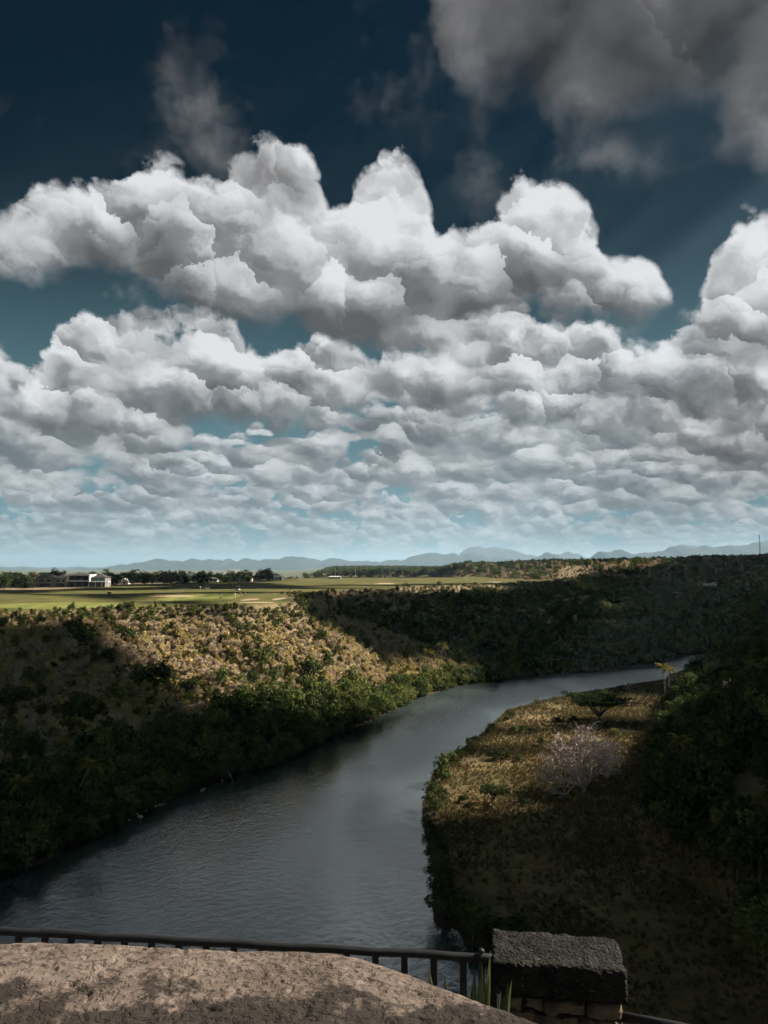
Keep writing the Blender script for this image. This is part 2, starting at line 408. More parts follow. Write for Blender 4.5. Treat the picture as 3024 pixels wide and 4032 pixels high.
def ground_mat():
    m, nt, out = new_mat('ground')
    P = geo_pos(nt)
    g, md = aval(nt, 'golf'), aval(nt, 'meadow')
    big = noise(nt, P, .035, 4, .6); mid = noise(nt, P, .16, 5, .6); fine = noise(nt, P, 1.1, 5, .7)
    soil = mix(nt, mid.ramp(.35, .65), (.12, .092, .058), (.20, .155, .10))
    far = mix(nt, noise(nt, P, .012, 6, .7).ramp(.35, .65), (.035, .05, .02), (.12, .105, .05))
    px, py, pz = sep(nt, P)
    soil = mix(nt, py.ramp(700, 1100), soil, far)
    turf = mix(nt, big.ramp(.38, .62), (.05, .062, .018), (.092, .092, .028))
    turf = mix(nt, mid.ramp(.40, .66, 0, .85), turf, (.13, .092, .034))
    turf = mix(nt, noise(nt, P, .06, 5, .65, .8).ramp(.5, .62, 0, .7), turf, (.036, .044, .014))
    turf = mix(nt, fine.ramp(.3, .7, 0, .35), turf, (.04, .05, .014))
    dry = mix(nt, mid.ramp(.36, .62), (.085, .06, .03), (.17, .125, .06))
    dry = mix(nt, big.ramp(.4, .66, 0, .75), dry, (.06, .05, .02))
    dry = mix(nt, fine.ramp(.42, .7, 0, .6), dry, (.04, .03, .015))
    c = mix(nt, g, soil, turf); c = mix(nt, md, c, dry)
    c = mix(nt, (pz + (mid - .5) * .8).ramp(1.0, .35, 0, .9), c, (.03, .024, .017))          # wet mud along the water
    principled(nt, out, c, .95, fine, .6, .25, spec=.1)
    return m
M_GROUND = ground_mat()
gm = mesh_np('ground', np.column_stack([GP, L['z']]), GF, M_GROUND, True)
golf_w = sstep(np.where(inside(GP, GOLF) & L['ia'], dist(GP, GOLF), 0), .0, 1.5)
mead_w = np.where(L['right'] & ~L['ic'], sstep(L['db'], .4, 2.5), np.where(L['ic'] & (L['dc'] < 16) & (GP[:, 1] > 60), sstep(L['dc'], 16, 7), 0))
attr(gm, 'golf', golf_w); attr(gm, 'meadow', mead_w)
ground = link('ground', gm)
tag(ground, 'valley sides, grassy plateau and dry river flat', kind='structure')

# ---------------------------------------------------------------- river
def water_mat():
    m, nt, out = new_mat('river_water')
    P = geo_pos(nt)
    x, y, z = sep(nt, P)
    w = noise(nt, vec(nt, x * 1.2, y * .8), 1.0, 4, .66, .4)
    w2 = noise(nt, vec(nt, x * .5, y * .3), .9, 2, .5, .5)
    calm = noise(nt, vec(nt, x * .03 + y * .006, y * .012), 1.0, 3, .55, .8).ramp(.35, .62)
    h = w * (calm * .8 + .25) + w2 * .35
    b = nt.nodes.new('ShaderNodeBump'); b.inputs['Strength'].default_value = .23; b.inputs['Distance'].default_value = .5
    nt.links.new(h.s, b.inputs['Height'])
    p = nt.nodes.new('ShaderNodeBsdfPrincipled')
    p.inputs['Base Color'].default_value = (.026, .037, .038, 1)
    p.inputs['IOR'].default_value = 2.3
    p.inputs['Specular IOR Level'].default_value = .5
    p.inputs['Specular Tint'].default_value = (.88, .97, 1.0, 1)
    nt.links.new((calm * .1 + .05 + y.ramp(215, 300, 0, .24)).s, p.inputs['Roughness'])
    nt.links.new(b.outputs[0], p.inputs['Normal'])
    nt.links.new(p.outputs[0], out.inputs['Surface'])
    return m
wx = np.linspace(-95, 470, 60); wy = np.linspace(-150, 470, 60)
WX, WY = np.meshgrid(wx, wy); wi = np.arange(3600).reshape(60, 60)
river = link('river', mesh_np('river', np.column_stack([WX.ravel(), WY.ravel(), np.zeros(3600)]),
             np.stack([wi[:-1, :-1], wi[:-1, 1:], wi[1:, 1:], wi[1:, :-1]], -1).reshape(-1, 4), water_mat(), True))
tag(river, 'wide dark river winding between wooded banks', kind='structure')

# ---------------------------------------------------------------- far mountains (real height fields 14 and 19 km away)
def ridge_mat():
    m, nt, out = new_mat('mountain_forest')
    P = geo_pos(nt)
    n = noise(nt, P, .004, 6, .65)
    principled(nt, out, mix(nt, n.ramp(.35, .65), (.012, .02, .02), (.03, .04, .036)), .95, spec=.1)
    return m
M_RIDGE = ridge_mat()
def mountains(D, prof, depth, seed, label):
    xs = np.arange(-.62, .62, .0035) * D; ys = np.linspace(-depth, depth, 26)
    px = np.array([p[0] for p in prof]); ph = np.array([p[1] for p in prof])
    H = np.interp(xs / D, px, ph) * D
    XX, YY = np.meshgrid(xs, ys)
    rg = 1 - np.abs(vnoise(XX + seed * 991, YY * .6, D * .045, 5)) * 1.5
    ax = np.clip(1 - np.abs(YY) / depth, 0, 1)
    Z = 45 + (H[None, :] + (vnoise(XX + seed * 71, YY * 0, D * .012, 3) * .004 * D)[...]) * np.minimum(ax ** .8, 1) * (1 - (1 - ax) * (1 - np.clip(rg, 0, 1)) * .7) - (1 - ax) * 60
    i = np.arange(XX.size).reshape(XX.shape)
    o = link('mountain_range', mesh_np('mountain_range', np.column_stack([XX.ravel(), YY.ravel() + D, Z.ravel()]),
             np.stack([i[:-1, :-1], i[:-1, 1:], i[1:, 1:], i[1:, :-1]], -1).reshape(-1, 4), M_RIDGE, True))
    tag(o, label, kind='structure')
SKY1 = [(-620, 2246), (250, 2246), (434, 2240), (480, 2230), (530, 2224), (560, 2216), (620, 2205), (660, 2211), (700, 2210), (720, 2213), (760, 2206), (820, 2201), (870, 2204), (930, 2208), (960, 2201), (1000, 2205), (1050, 2210), (1100, 2203), (1150, 2199), (1200, 2201), (1250, 2210), (1300, 2201), (1350, 2204), (1430, 2210), (1500, 2214), (1550, 2203), (1600, 2193), (1640, 2183), (1700, 2172), (1740, 2178), (1800, 2184), (1850, 2184), (1880, 2189), (1950, 2195), (2050, 2211), (2080, 2209), (2120, 2193), (2150, 2168), (2190, 2178), (2230, 2204), (2330, 2204), (2360, 2173), (2420, 2168), (2500, 2178), (2600, 2176), (2640, 2158), (2700, 2148), (2740, 2156), (2770, 2143), (2830, 2150), (2900, 2152), (2960, 2138), (3024, 2126), (3300, 2140), (3600, 2190)]
SKY2 = [(-620, 2240), (1500, 2236), (1700, 2215), (1780, 2190), (1840, 2165), (1890, 2152), (1950, 2153), (2000, 2166), (2060, 2182), (2120, 2192), (2180, 2176), (2230, 2172), (2290, 2190), (2400, 2205), (2620, 2190), (2680, 2142), (2740, 2146), (2820, 2170), (3024, 2170), (3400, 2180), (3600, 2215)]
mountains(12000, [((x - 1512) / 3028, (2232 - y) / 3028) for x, y in SKY2], 1500, 2, 'palest farthest mountain range with one broad rounded peak')
mountains(9000, [((x - 1512) / 3028, (2232 - y) / 3028) for x, y in SKY1], 1200, 1, 'long pale blue mountain range along the horizon')

# ---------------------------------------------------------------- the air: pale haze that fades the far land
def haze_box():
    m, nt, out = new_mat('haze')
    v = nt.nodes.new('ShaderNodeVolumePrincipled')
    v.inputs['Color'].default_value = (.5, .74, .97, 1)
    v.inputs['Density'].default_value = HAZE
    v.inputs['Anisotropy'].default_value = 0.2
    nt.links.new(v.outputs[0], out.inputs['Volume'])
    b = MB().box(-27500, 27500, -600, 31000, -8, 430)
    tag(b.build('haze', m), 'thin pale haze in the air over the whole valley', kind='stuff')
HAZE = 6.8e-5
haze_box()

# ---------------------------------------------------------------- unseen cloud sheet added overhead and right, shaped to cast shade and sun patches
GAPS = [  # ground outlines of the sun patches, carried along the sun's direction to sea level
    [(-110.4, 203.2), (-95.5, 214.5), (-77.8, 220.6), (-65.8, 243.1), (-47.4, 251.9), (-26.4, 267.5), (-3.8, 270.0), (22, 273), (18, 255), (-4, 233.0), (-30, 211), (-44.1, 196.8), (-53.0, 188.6), (-68.0, 191.1), (-90.1, 197.4)],
    [(0.4, 279.1), (9.9, 306.2), (29.6, 307.4), (33.3, 280.9), (21.4, 269.9), (8.6, 259.4)],
    [(-218.3, 339.1), (-164.7, 295.6), (-118.8, 248.5), (-99.2, 219.6), (-115.9, 203.6), (-137.7, 183.5)],
    [(-98.5, 323.3), (-77.9, 339.1), (-66.1, 243.2), (-77.1, 222.5), (-92.5, 252.2)],
    [(-132.0, 290.7), (-115.2, 329.5), (-104.4, 290.7), (-118.8, 259.8)],
    [(2, 164), (14.1, 166), (29, 164), (28, 151), (20.1, 145), (2, 141)],
    [(31.8, 241.9), (51.9, 255.5), (56.7, 237.7), (47.8, 218.8), (31.6, 213), (25.0, 218.8)],
    [(56.4, 204.2), (64.0, 207.2), (58.8, 188.8), (52.5, 186.2)],
    [(-125.3, 721.7), (-68.1, 802.8), (65.6, 802.8), (141.8, 752.1), (59.7, 600.0), (-40.2, 513.0), (-109.0, 513.0)],
    [(52, 226), (80, 234), (86, 262), (58, 260)],
    [(-190, 332), (-120, 347), (-60, 362), (-45, 410), (-120, 395), (-190, 375)],
    [(-60, 430), (20, 440), (60, 500), (0, 490), (-60, 470)],
    [(40, 850), (110, 830), (235, 815), (235, 780), (150, 752), (95, 725), (40, 665)],
    [(-100, 900), (60, 900), (60, 1300), (-150, 1400)],
    [(-234, 426), (-196, 430), (-192, 448), (-234, 446)],
    [(-195, 580), (-145, 582), (-145, 600), (-195, 602)],
    [(-231.6, 1452.0), (-130.5, 1452.0), (-93.2, 860.8), (-153.3, 860.8)],
    [(14, 170), (40, 174), (52, 176), (52, 183), (30, 181), (14, 178)],
    [(20, 190), (46, 194), (58, 199), (56, 206), (36, 201), (22, 198)],
    [(-72, -30), (-30, -30), (-24, 8), (-60, 14), (-80, -8)],
]
def unseen_shade_cloud():
    Hc = 900.0
    off = np.array([SUN.x, SUN.y]) * (Hc / SUN.z)
    ax = axis([(-1900, -500, 60), (-500, -260, 15), (-260, 260, 5), (260, 600, 20), (600, 1800, 60)])
    ay = axis([(-2400, -200, 80), (-200, -60, 15), (-60, 380, 5), (380, 900, 8), (900, 1500, 30), (1500, 2600, 60)])
    AX, AY = np.meshgrid(ax, ay); P = np.stack([AX.ravel(), AY.ravel()], 1)
    J = P + np.stack([vnoise(P[:, 0], P[:, 1], 26, 3), vnoise(P[:, 0] + 77, P[:, 1] + 31, 26, 3)], 1) * 5.5
    th = np.full(len(P), 400.0)
    for g in GAPS:
        d = dist(J, g); th = np.minimum(th, np.where(inside(J, g), -d, d))
    th = np.where((P[:, 1] > 400) & (P[:, 0] < 150), np.minimum(th, (.36 - vnoise(P[:, 0] + 900, P[:, 1], 34, 2)) * 34), th)     # small holes added to let some sun onto the far slopes
    W = P + off                                          # where the cloud itself stands
    azd = np.abs(np.degrees(np.arctan2(W[:, 0], W[:, 1]))); eld = np.degrees(np.arctan2(Hc - 45, np.hypot(W[:, 0], W[:, 1])))
    th = np.minimum(th, np.maximum(azd - 31, eld - 42) * 10)
    th = np.minimum(th, 420 - np.maximum(0, np.maximum(np.abs(P[:, 0]) - 1300, np.abs(P[:, 1] - 200) - 1900)))
    puff = 1 + .5 * vnoise(P[:, 0], P[:, 1], 120, 3)
    t = np.clip(th, 0, 400); top = Hc + np.minimum(t * .25, 70 * puff); bot = Hc - np.minimum(t * .08, 12 * puff)
    n1, n2 = len(ax), len(ay); i = np.arange(n1 * n2).reshape(n2, n1)
    Fq = np.stack([i[:-1, :-1], i[:-1, 1:], i[1:, 1:], i[1:, :-1]], -1).reshape(-1, 4)
    Fq = Fq[(th[Fq] > 0).all(1)]
    V = np.concatenate([np.column_stack([W, top]), np.column_stack([W, bot])])
    F2 = np.concatenate([Fq, Fq[:, ::-1] + len(P)])
    used = np.unique(F2); remap = np.zeros(len(V), int); remap[used] = np.arange(len(used))
    m, nt, out = new_mat('shade_cloud_white')
    d = nt.nodes.new('ShaderNodeBsdfDiffuse'); d.inputs[0].default_value = (.8, .8, .82, 1)
    nt.links.new(d.outputs[0], out.inputs['Surface'])
    o = link('unseen_shade_cloud', mesh_np('unseen_shade_cloud', V[used], remap[F2], m, True))
    tag(o, 'unseen cloud sheet added overhead to shade the valley, gaps cut for sun patches', kind='structure')
unseen_shade_cloud()

# ================================================================ vegetation
def leaf_mat(name, cols, transl=.25, spread=1.0):
    """leaf colours vary from leaf to leaf and from plant to plant"""
    m, nt, out = new_mat(name)
    oi = nt.nodes.new('ShaderNodeObjectInfo'); r = X(nt, oi.outputs['Random'])
    t = aval(nt, 'tone')
    c = mix(nt, r.ramp(0, 1, kind='LINEAR'), cols[0], cols[1])
    c = mix(nt, (r * 7.13).op('FRACT').ramp(.45, .95, 0, .9), c, cols[2])
    k = (t * .6 + .67)
    c = mix(nt, 1.0, c, vec(nt, k, k, k), 'MULTIPLY')
    d = nt.nodes.new('ShaderNodeBsdfDiffuse'); nt.links.new(c.s, d.inputs[0])
    tr = nt.nodes.new('ShaderNodeBsdfTranslucent'); nt.links.new(c.s, tr.inputs[0])
    mx = nt.nodes.new('ShaderNodeMixShader'); mx.inputs[0].default_value = transl
    nt.links.new(d.outputs[0], mx.inputs[1]); nt.links.new(tr.outputs[0], mx.inputs[2])
    nt.links.new(mx.outputs[0], out.inputs['Surface'])
    return m
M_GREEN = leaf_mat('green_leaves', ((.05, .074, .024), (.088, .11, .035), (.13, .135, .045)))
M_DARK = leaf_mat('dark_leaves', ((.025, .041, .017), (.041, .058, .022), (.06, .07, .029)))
M_DRY = leaf_mat('dry_scrub_leaves', ((.36, .285, .20), (.48, .385, .285), (.28, .225, .13)))
M_GOLD = leaf_mat('yellow_scrub_leaves', ((.40, .315, .135), (.48, .39, .19), (.30, .25, .10)))
M_OLIVE = leaf_mat('olive_leaves', ((.075, .08, .025), (.13, .115, .04), (.055, .065, .02)))
M_GRASS = leaf_mat('dry_grass_blades', ((.10, .078, .035), (.16, .122, .058), (.068, .066, .025)))
M_FROND = leaf_mat('palm_leaves', ((.10, .105, .025), (.17, .15, .04), (.26, .20, .055)), .35)
M_BARK = plain('bark', (.11, .085, .062), .9, .3, 6)
M_PALE_BARK = plain('pale_bark', (.36, .30, .275), .9, .25, 4)
M_PALM_BARK = plain('palm_bark', (.24, .20, .16), .9, .2, 5)

def leaf_verts(C, N, S, g, asp=.62):
    """quads at centres C facing N, half sizes S"""
    n = len(C)
    N = N / (np.linalg.norm(N, axis=1, keepdims=True) + 1e-9)
    A = g.normal(size=(n, 3)); U = np.cross(N, A); U /= np.linalg.norm(U, axis=1, keepdims=True) + 1e-9
    Wv = np.cross(N, U)
    S = S[:, None]
    V = np.stack([C - U * S - Wv * S * asp * .5, C + U * S * .1 - Wv * S * asp, C + U * S + Wv * S * asp * .3, C - U * S * .15 + Wv * S * asp], 1).reshape(-1, 3)
    return V, np.arange(4 * n).reshape(-1, 4)
def crown_mesh(name, blobs, n, size, mat, seed, up=.35, shell=.55):
    """many small leaf faces spread through a crown made of uneven lobes"""
    g = np.random.default_rng(seed)
    B = np.array(blobs, float); w = np.prod(B[:, 3:6], axis=1) ** .75; w /= w.sum()
    k = g.choice(len(B), n, p=w)
    d = g.normal(size=(n, 3)); d /= np.linalg.norm(d, axis=1, keepdims=True)
    d[:, 2] = np.where(g.random(n) < up, np.abs(d[:, 2]), d[:, 2])
    r = shell + (1 - shell) * g.random(n) ** .5 * (1 + .18 * g.normal(size=n))
    C = B[k, :3] + d * B[k, 3:6] * r[:, None]
    N = d + g.normal(size=(n, 3)) * .65 + np.array([0, 0, .3])
    V, Fc = leaf_verts(C, N, size * (.6 + .8 * g.random(n)), g)
    m = mesh_np(name, V, Fc, mat)
    lobe = g.random(len(B))[k]
    attr(m, 'tone', np.clip(.25 + .35 * lobe + .4 * g.random(n), 0, 1), 'FACE')
    return m
def lobes(seed, R0, H, z0, n, flat=1.0, core=True):
    g = np.random.default_rng(seed)
    L_ = [(0, 0, z0 + H * .45, R0 * .62, R0 * .62, H * .42)] if core else []
    for i in range(n):
        a = g.random() * 6.283; q = R0 * (.35 + .45 * g.random()); zz = z0 + H * (.25 + .6 * g.random()) * flat
        s = R0 * (.28 + .24 * g.random())
        L_.append((math.cos(a) * q, math.sin(a) * q, zz, s, s, s * (.7 + .3 * g.random()) * (H / R0 / 1.6 if H < R0 * 1.6 else 1)))
    return L_
def scrub_mesh(name, seed, mat, leaves, twigs, R0=1.5, H=3.0, size=.2):
    """bush: thin upright twigs and sparse small leaves"""
    g = np.random.default_rng(seed)
    bl = lobes(seed, R0, H, .3, 7)
    B = np.array(bl); k = g.integers(0, len(B), leaves)
    d = g.normal(size=(leaves, 3)); d /= np.linalg.norm(d, axis=1, keepdims=True)
    C = B[k, :3] + d * B[k, 3:6] * (.35 + .75 * g.random((leaves, 1)))
    V1, F1 = leaf_verts(C, d + g.normal(size=(leaves, 3)), size * (.5 + g.random(leaves)), g)
    # twigs: slim blades fanning up and out
    a = g.random(twigs) * 6.283; q = g.random(twigs) ** .5
    base = np.column_stack([np.cos(a) * q * R0 * .3, np.sin(a) * q * R0 * .3, g.random(twigs) * H * .4])
    tip = np.column_stack([np.cos(a) * q * R0 * 1.1, np.sin(a) * q * R0 * 1.1, H * (.55 + .6 * g.random(twigs)) * (1.1 - .4 * q)]) + g.normal(size=(twigs, 3)) * .15
    s = np.column_stack([-np.sin(a + 1), np.cos(a + 1), np.zeros(twigs)]) * (.02 + .035 * g.random((twigs, 1)))
    V2 = np.stack([base - s, base + s, tip + s * .3, tip - s * .3], 1).reshape(-1, 3)
    F2 = np.arange(4 * twigs).reshape(-1, 4) + len(V1)
    m = mesh_np(name, np.concatenate([V1, V2]), np.concatenate([F1, F2]), mat)
    attr(m, 'tone', np.concatenate([.2 + .7 * g.random(leaves), .35 + .65 * g.random(twigs)]), 'FACE')
    return m
def trunk_mesh(name, h, r, seed, mat, limbs=3, lean=.1):
    g = random.Random(seed); b = MB()
    lx, ly = g.uniform(-lean, lean) * h, g.uniform(-lean, lean) * h
    P = [(0, 0, -.3), (lx * .2, ly * .2, h * .35), (lx * .6, ly * .6, h * .7), (lx, ly, h)]
    b.tube(P, [r * 1.25, r, r * .8, r * .45], 6)
    for i in range(limbs):
        a = g.random() * 6.283; s = g.uniform(.45, .8); o = (lx * s, ly * s, h * s)
        q = h * g.uniform(.3, .5)
        b.tube([o, (o[0] + math.cos(a) * q * .5, o[1] + math.sin(a) * q * .5, o[2] + q * .45), (o[0] + math.cos(a) * q, o[1] + math.sin(a) * q, o[2] + q * .75)], [r * .5, r * .35, r * .15], 5)
    return b.mesh(name, mat, True)

# ---- crown and trunk shapes shared by the trees
CROWN = {}
for k in range(4): CROWN['green', k] = crown_mesh('crown', lobes(40 + k, 2.6, 4.0, 1.6, 10), 620, .26, M_GREEN, 40 + k)
for k in range(3): CROWN['dark', k] = crown_mesh('crown', lobes(50 + k, 2.8, 4.2, 1.5, 11), 700, .26, M_DARK, 50 + k)
for k in range(3): CROWN['olive', k] = crown_mesh('crown', lobes(60 + k, 2.3, 3.6, 1.3, 9), 560, .24, M_OLIVE, 60 + k)
for k in range(2): CROWN['umbrella', k] = crown_mesh('crown', [(x, y, 5.4 + .5 * math.cos(x * .7) - (x * x + y * y) * .02, 1.5, 1.5, .45) for x, y in [(math.cos(a) * q, math.sin(a) * q) for q, n in ((0, 1), (2, 6), (3.9, 11)) for a in [6.283 * (i + .37 * k) / n for i in range(n)]]], 900, .2, M_DARK, 70 + k, up=.7)
TRUNK = [trunk_mesh('trunk', 4.0, .16, 80 + k, M_BARK, 4) for k in range(3)]
SCRUB = {}
for k in range(3): SCRUB['dry', k] = scrub_mesh('dry_scrub', 90 + k, M_DRY, 260, 130, size=.22)
for k in range(2): SCRUB['gold', k] = scrub_mesh('yellow_scrub', 100 + k, M_GOLD, 330, 40, size=.23)
for k in range(2): SCRUB['olive', k] = scrub_mesh('olive_scrub', 110 + k, M_OLIVE, 300, 25, 1.6, 3.2, .22)

def tree(kind, x, y, scale, label, group=None, name='broadleaf_tree', cat='tree', rz=None, sz=1.0, z=None, tilt=0.0):
    i = random.randrange(100)
    c = CROWN[kind, i % len([k for k in CROWN if k[0] == kind])]
    r = empty(name, (x, y, (zat(x, y) if z is None else z) - .1), random.random() * 6.28 if rz is None else rz, label, cat, group)
    r.scale = (scale, scale, scale * sz); r.rotation_euler.x = tilt
    link('crown', c, r); link('trunk', TRUNK[i % 3], r)
    return r
def bush(kind, x, y, scale, label, group=None, name='bush', sz=1.0):
    ks = [k for k in SCRUB if k[0] == kind]
    c = SCRUB[ks[random.randrange(len(ks))]]
    o = link(name, c, loc=(x, y, zat(x, y) - .12 * scale), rot=(0, 0, random.random() * 6.28), scale=(scale, scale, scale * sz))
    return tag(o, label, 'bush', group)

# ---- masses of growth: points carrying shape index, size and turn, one object for each mass
def scatter(name, P, Z, shape, size, protos, label, tall=None, kind='stuff'):
    m = bpy.data.meshes.new(name)
    n = len(P); m.vertices.add(n); m.vertices.foreach_set('co', np.column_stack([P, Z]).astype(np.float32).ravel())
    a = m.attributes.new('shape', 'INT', 'POINT'); a.data.foreach_set('value', np.asarray(shape, np.int32))
    attr(m, 'size', size); attr(m, 'turn', np.random.default_rng(n).random(n) * 6.283)
    attr(m, 'tall', np.ones(n) if tall is None else tall)
    o = link(name, m)
    t = bpy.data.node_groups.new(name, 'GeometryNodeTree')
    t.interface.new_socket('Geometry', in_out='INPUT', socket_type='NodeSocketGeometry')
    t.interface.new_socket('Geometry', in_out='OUTPUT', socket_type='NodeSocketGeometry')
    N = t.nodes.new; lk = t.links.new
    gi, go = N('NodeGroupInput'), N('NodeGroupOutput')
    g2i = N('GeometryNodeGeometryToInstance')
    for p in reversed(protos):
        oi = N('GeometryNodeObjectInfo'); oi.inputs['Object'].default_value = p; oi.transform_space = 'ORIGINAL'
        lk(oi.outputs['Geometry'], g2i.inputs[0])
    ip = N('GeometryNodeInstanceOnPoints'); ip.inputs['Pick Instance'].default_value = True
    def na(nm, ty):
        q = N('GeometryNodeInputNamedAttribute'); q.data_type = ty; q.inputs[0].default_value = nm; return q.outputs[0]
    lk(gi.outputs[0], ip.inputs['Points']); lk(g2i.outputs[0], ip.inputs['Instance'])
    lk(na('shape', 'INT'), ip.inputs['Instance Index'])
    cr = N('ShaderNodeCombineXYZ'); lk(na('turn', 'FLOAT'), cr.inputs[2])
    e2r = N('FunctionNodeEulerToRotation'); lk(cr.outputs[0], e2r.inputs[0]); lk(e2r.outputs[0], ip.inputs['Rotation'])
    cs = N('ShaderNodeCombineXYZ'); s = na('size', 'FLOAT')
    mu = N('ShaderNodeMath'); mu.operation = 'MULTIPLY'; lk(s, mu.inputs[0]); lk(na('tall', 'FLOAT'), mu.inputs[1])
    lk(s, cs.inputs[0]); lk(s, cs.inputs[1]); lk(mu.outputs[0], cs.inputs[2]); lk(cs.outputs[0], ip.inputs['Scale'])
    lk(ip.outputs[0], go.inputs[0])
    md = o.modifiers.new('growth', 'NODES'); md.node_group = t
    tag(o, label, kind=kind)
    return o
def in_view(P, z, pad=1.06):
    d = np.maximum(P[:, 1], 1)
    return (np.abs(P[:, 0]) < d * .5 * pad + 8)
def spread(x0, x1, y0, y1, step, g):
    X_, Y_ = np.meshgrid(np.arange(x0, x1, step), np.arange(y0, y1, step))
    P = np.stack([X_.ravel(), Y_.ravel()], 1); return P + (g.random(P.shape) - .5) * step * 1.1

# ---------------------------------------------------------------- single trees that stand out; the masses reuse their shapes
random.seed(5)
g0 = np.random.default_rng(11)
PROTO = {}
def proto(kind, o): PROTO.setdefault(kind, []).append(o)
def along(poly, step, g):
    q = np.array(poly, float); out = []; carry = 0
    for a, b in zip(q[:-1], q[1:]):
        Ls = np.hypot(*(b - a)); t = carry
        while t < Ls:
            out.append(a + (b - a) * t / Ls); t += step * (.7 + .6 * g.random())
        carry = t - Ls
    return np.array(out)
# front row on the left bank
bl = along(BANK_L[3:20], 2.5, g0)
GL = ('dark green leafy tree crowded along the left riverbank', 'riverside trees on the left bank')
n_front = 0
for row, (din, dout) in enumerate(((.0, .8), (2.6, 6.0))):
    for (x, y) in (bl if row == 0 else bl[::2]):
        for tr_ in range(6):
            a = g0.random() * 6.283; q = din + g0.random() * (dout - din) * 1.5
            P = (x - abs(q) * (.75 + .2 * math.cos(a)), y + q * .55 + math.sin(a))
            Ld = land([P])
            if not Ld['iw'][0] and din * .8 <= Ld['db'][0] <= dout + 1: break
        else: continue
        kd = ('green', 'dark', 'green', 'olive')[int(g0.integers(0, 4))]
        s = (.62 + .4 * g0.random()) * (1.15 if row else .95)
        st_ = 'sunlit bend near the two palms' if y > 262 else 'foot of the sunlit slope' if y > 185 else 'shaded bank with the pale rocks' if y > 138 else 'darkest near stretch of the left bank'
        lab = {'green': 'leafy mid green tree', 'dark': 'dark green round tree', 'olive': 'olive brown tree'}[kd] + (' at the water edge, ' if not row else ' behind the water edge, ') + st_
        t = tree(kd, P[0], P[1], s, lab, GL[1], sz=.9 + .35 * g0.random(), z=float(Ld['z'][0]) - (.7 if row else 1.25))
        if len(PROTO.get(kd, [])) < 3 and not row: proto(kd, t.children[0])
        n_front += 1
used_mesh = {k: {o.data for o in v} for k, v in PROTO.items()}
# edge of the wood on the right of the flat
me = along(MEADOW_E[3:14], 4.6, g0)
for (x, y) in me:
    P = (x + 2 + 2.5 * g0.random(), y + g0.normal() * 1.2)
    kd = ('dark', 'dark', 'green')[int(g0.integers(0, 3))]
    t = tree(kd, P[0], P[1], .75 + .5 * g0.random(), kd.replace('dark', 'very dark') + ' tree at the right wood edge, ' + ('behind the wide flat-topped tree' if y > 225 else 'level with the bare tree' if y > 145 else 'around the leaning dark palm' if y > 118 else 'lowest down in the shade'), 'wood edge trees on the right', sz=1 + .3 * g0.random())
    if len(PROTO.get('dark', [])) < 3: proto('dark', t.children[0])
# bushes of the three scrub kinds on the lip of the slope, each one a thing
for kd, lab in (('dry', 'grey brown leafless bush at the lip of the sunlit slope'), ('gold', 'yellowish bush at the lip of the sunlit slope'), ('olive', 'olive green bush at the lip of the sunlit slope')):
    for j, (x, y) in enumerate(along(EDGE_A[4:12], 9.5, g0)):
        b = bush(kd, x + 1.5 + g0.random() * 2, y - 2.5 - g0.random() * 2.5, .4 + .3 * g0.random(), lab, kd + ' bushes on the slope lip', name={'dry': 'dry_bush', 'gold': 'yellow_bush', 'olive': 'olive_bush'}[kd])
        k = [b.data == o.data for o in PROTO.get(kd + '_s', [])]
        if not any(k): proto(kd + '_s', b)
# a few bigger dark trees that stand out of the left slope
for x, y, s, lab in ((-48, 165, 1.55, 'large round dark tree on the shaded left slope, right one of two'), (-56, 163, 1.5, 'large round dark tree on the shaded left slope, left one of two'), (-73.5, 222.5, .75, 'dark round tree on the lip beside the golf turf'), (-17, 214, 1.2, 'dark tree below the sunlit slope, beside the pale scrub'), (-3, 236, 1.1, 'dark green tree at the foot of the sunlit slope near the bend')):
    tree('dark', x, y, s, lab, z=zat(x, y) - 2.0 * s)

# ---------------------------------------------------------------- scrub and wood in masses
def mass(name, label, P, pick, scale, protos, sink=.15, tall=None):
    Ld = land(P)
    return scatter(name, P, Ld['z'] - sink * scale, pick, scale, protos, label, tall)
def choose(g, W):
    """W: rows of weights -> column index"""
    c = np.cumsum(W, 1); c /= c[:, -1:]; return (g.random(len(W))[:, None] > c).sum(1)
SC_P = PROTO['dry_s'][:3] + PROTO['gold_s'][:2] + PROTO['olive_s'][:2] + PROTO['green'][:2] + PROTO['dark'][:2]
nd, ng, no, ngr = len(PROTO['dry_s'][:3]), len(PROTO['gold_s'][:2]), len(PROTO['olive_s'][:2]), len(PROTO['green'][:2])
def weights(dry, gold, olive, green, dark):
    return np.column_stack([np.repeat((w / k)[:, None], k, 1) for w, k in ((dry, nd), (gold, ng), (olive, no), (green, ngr), (dark, len(PROTO['dark'][:2])))])
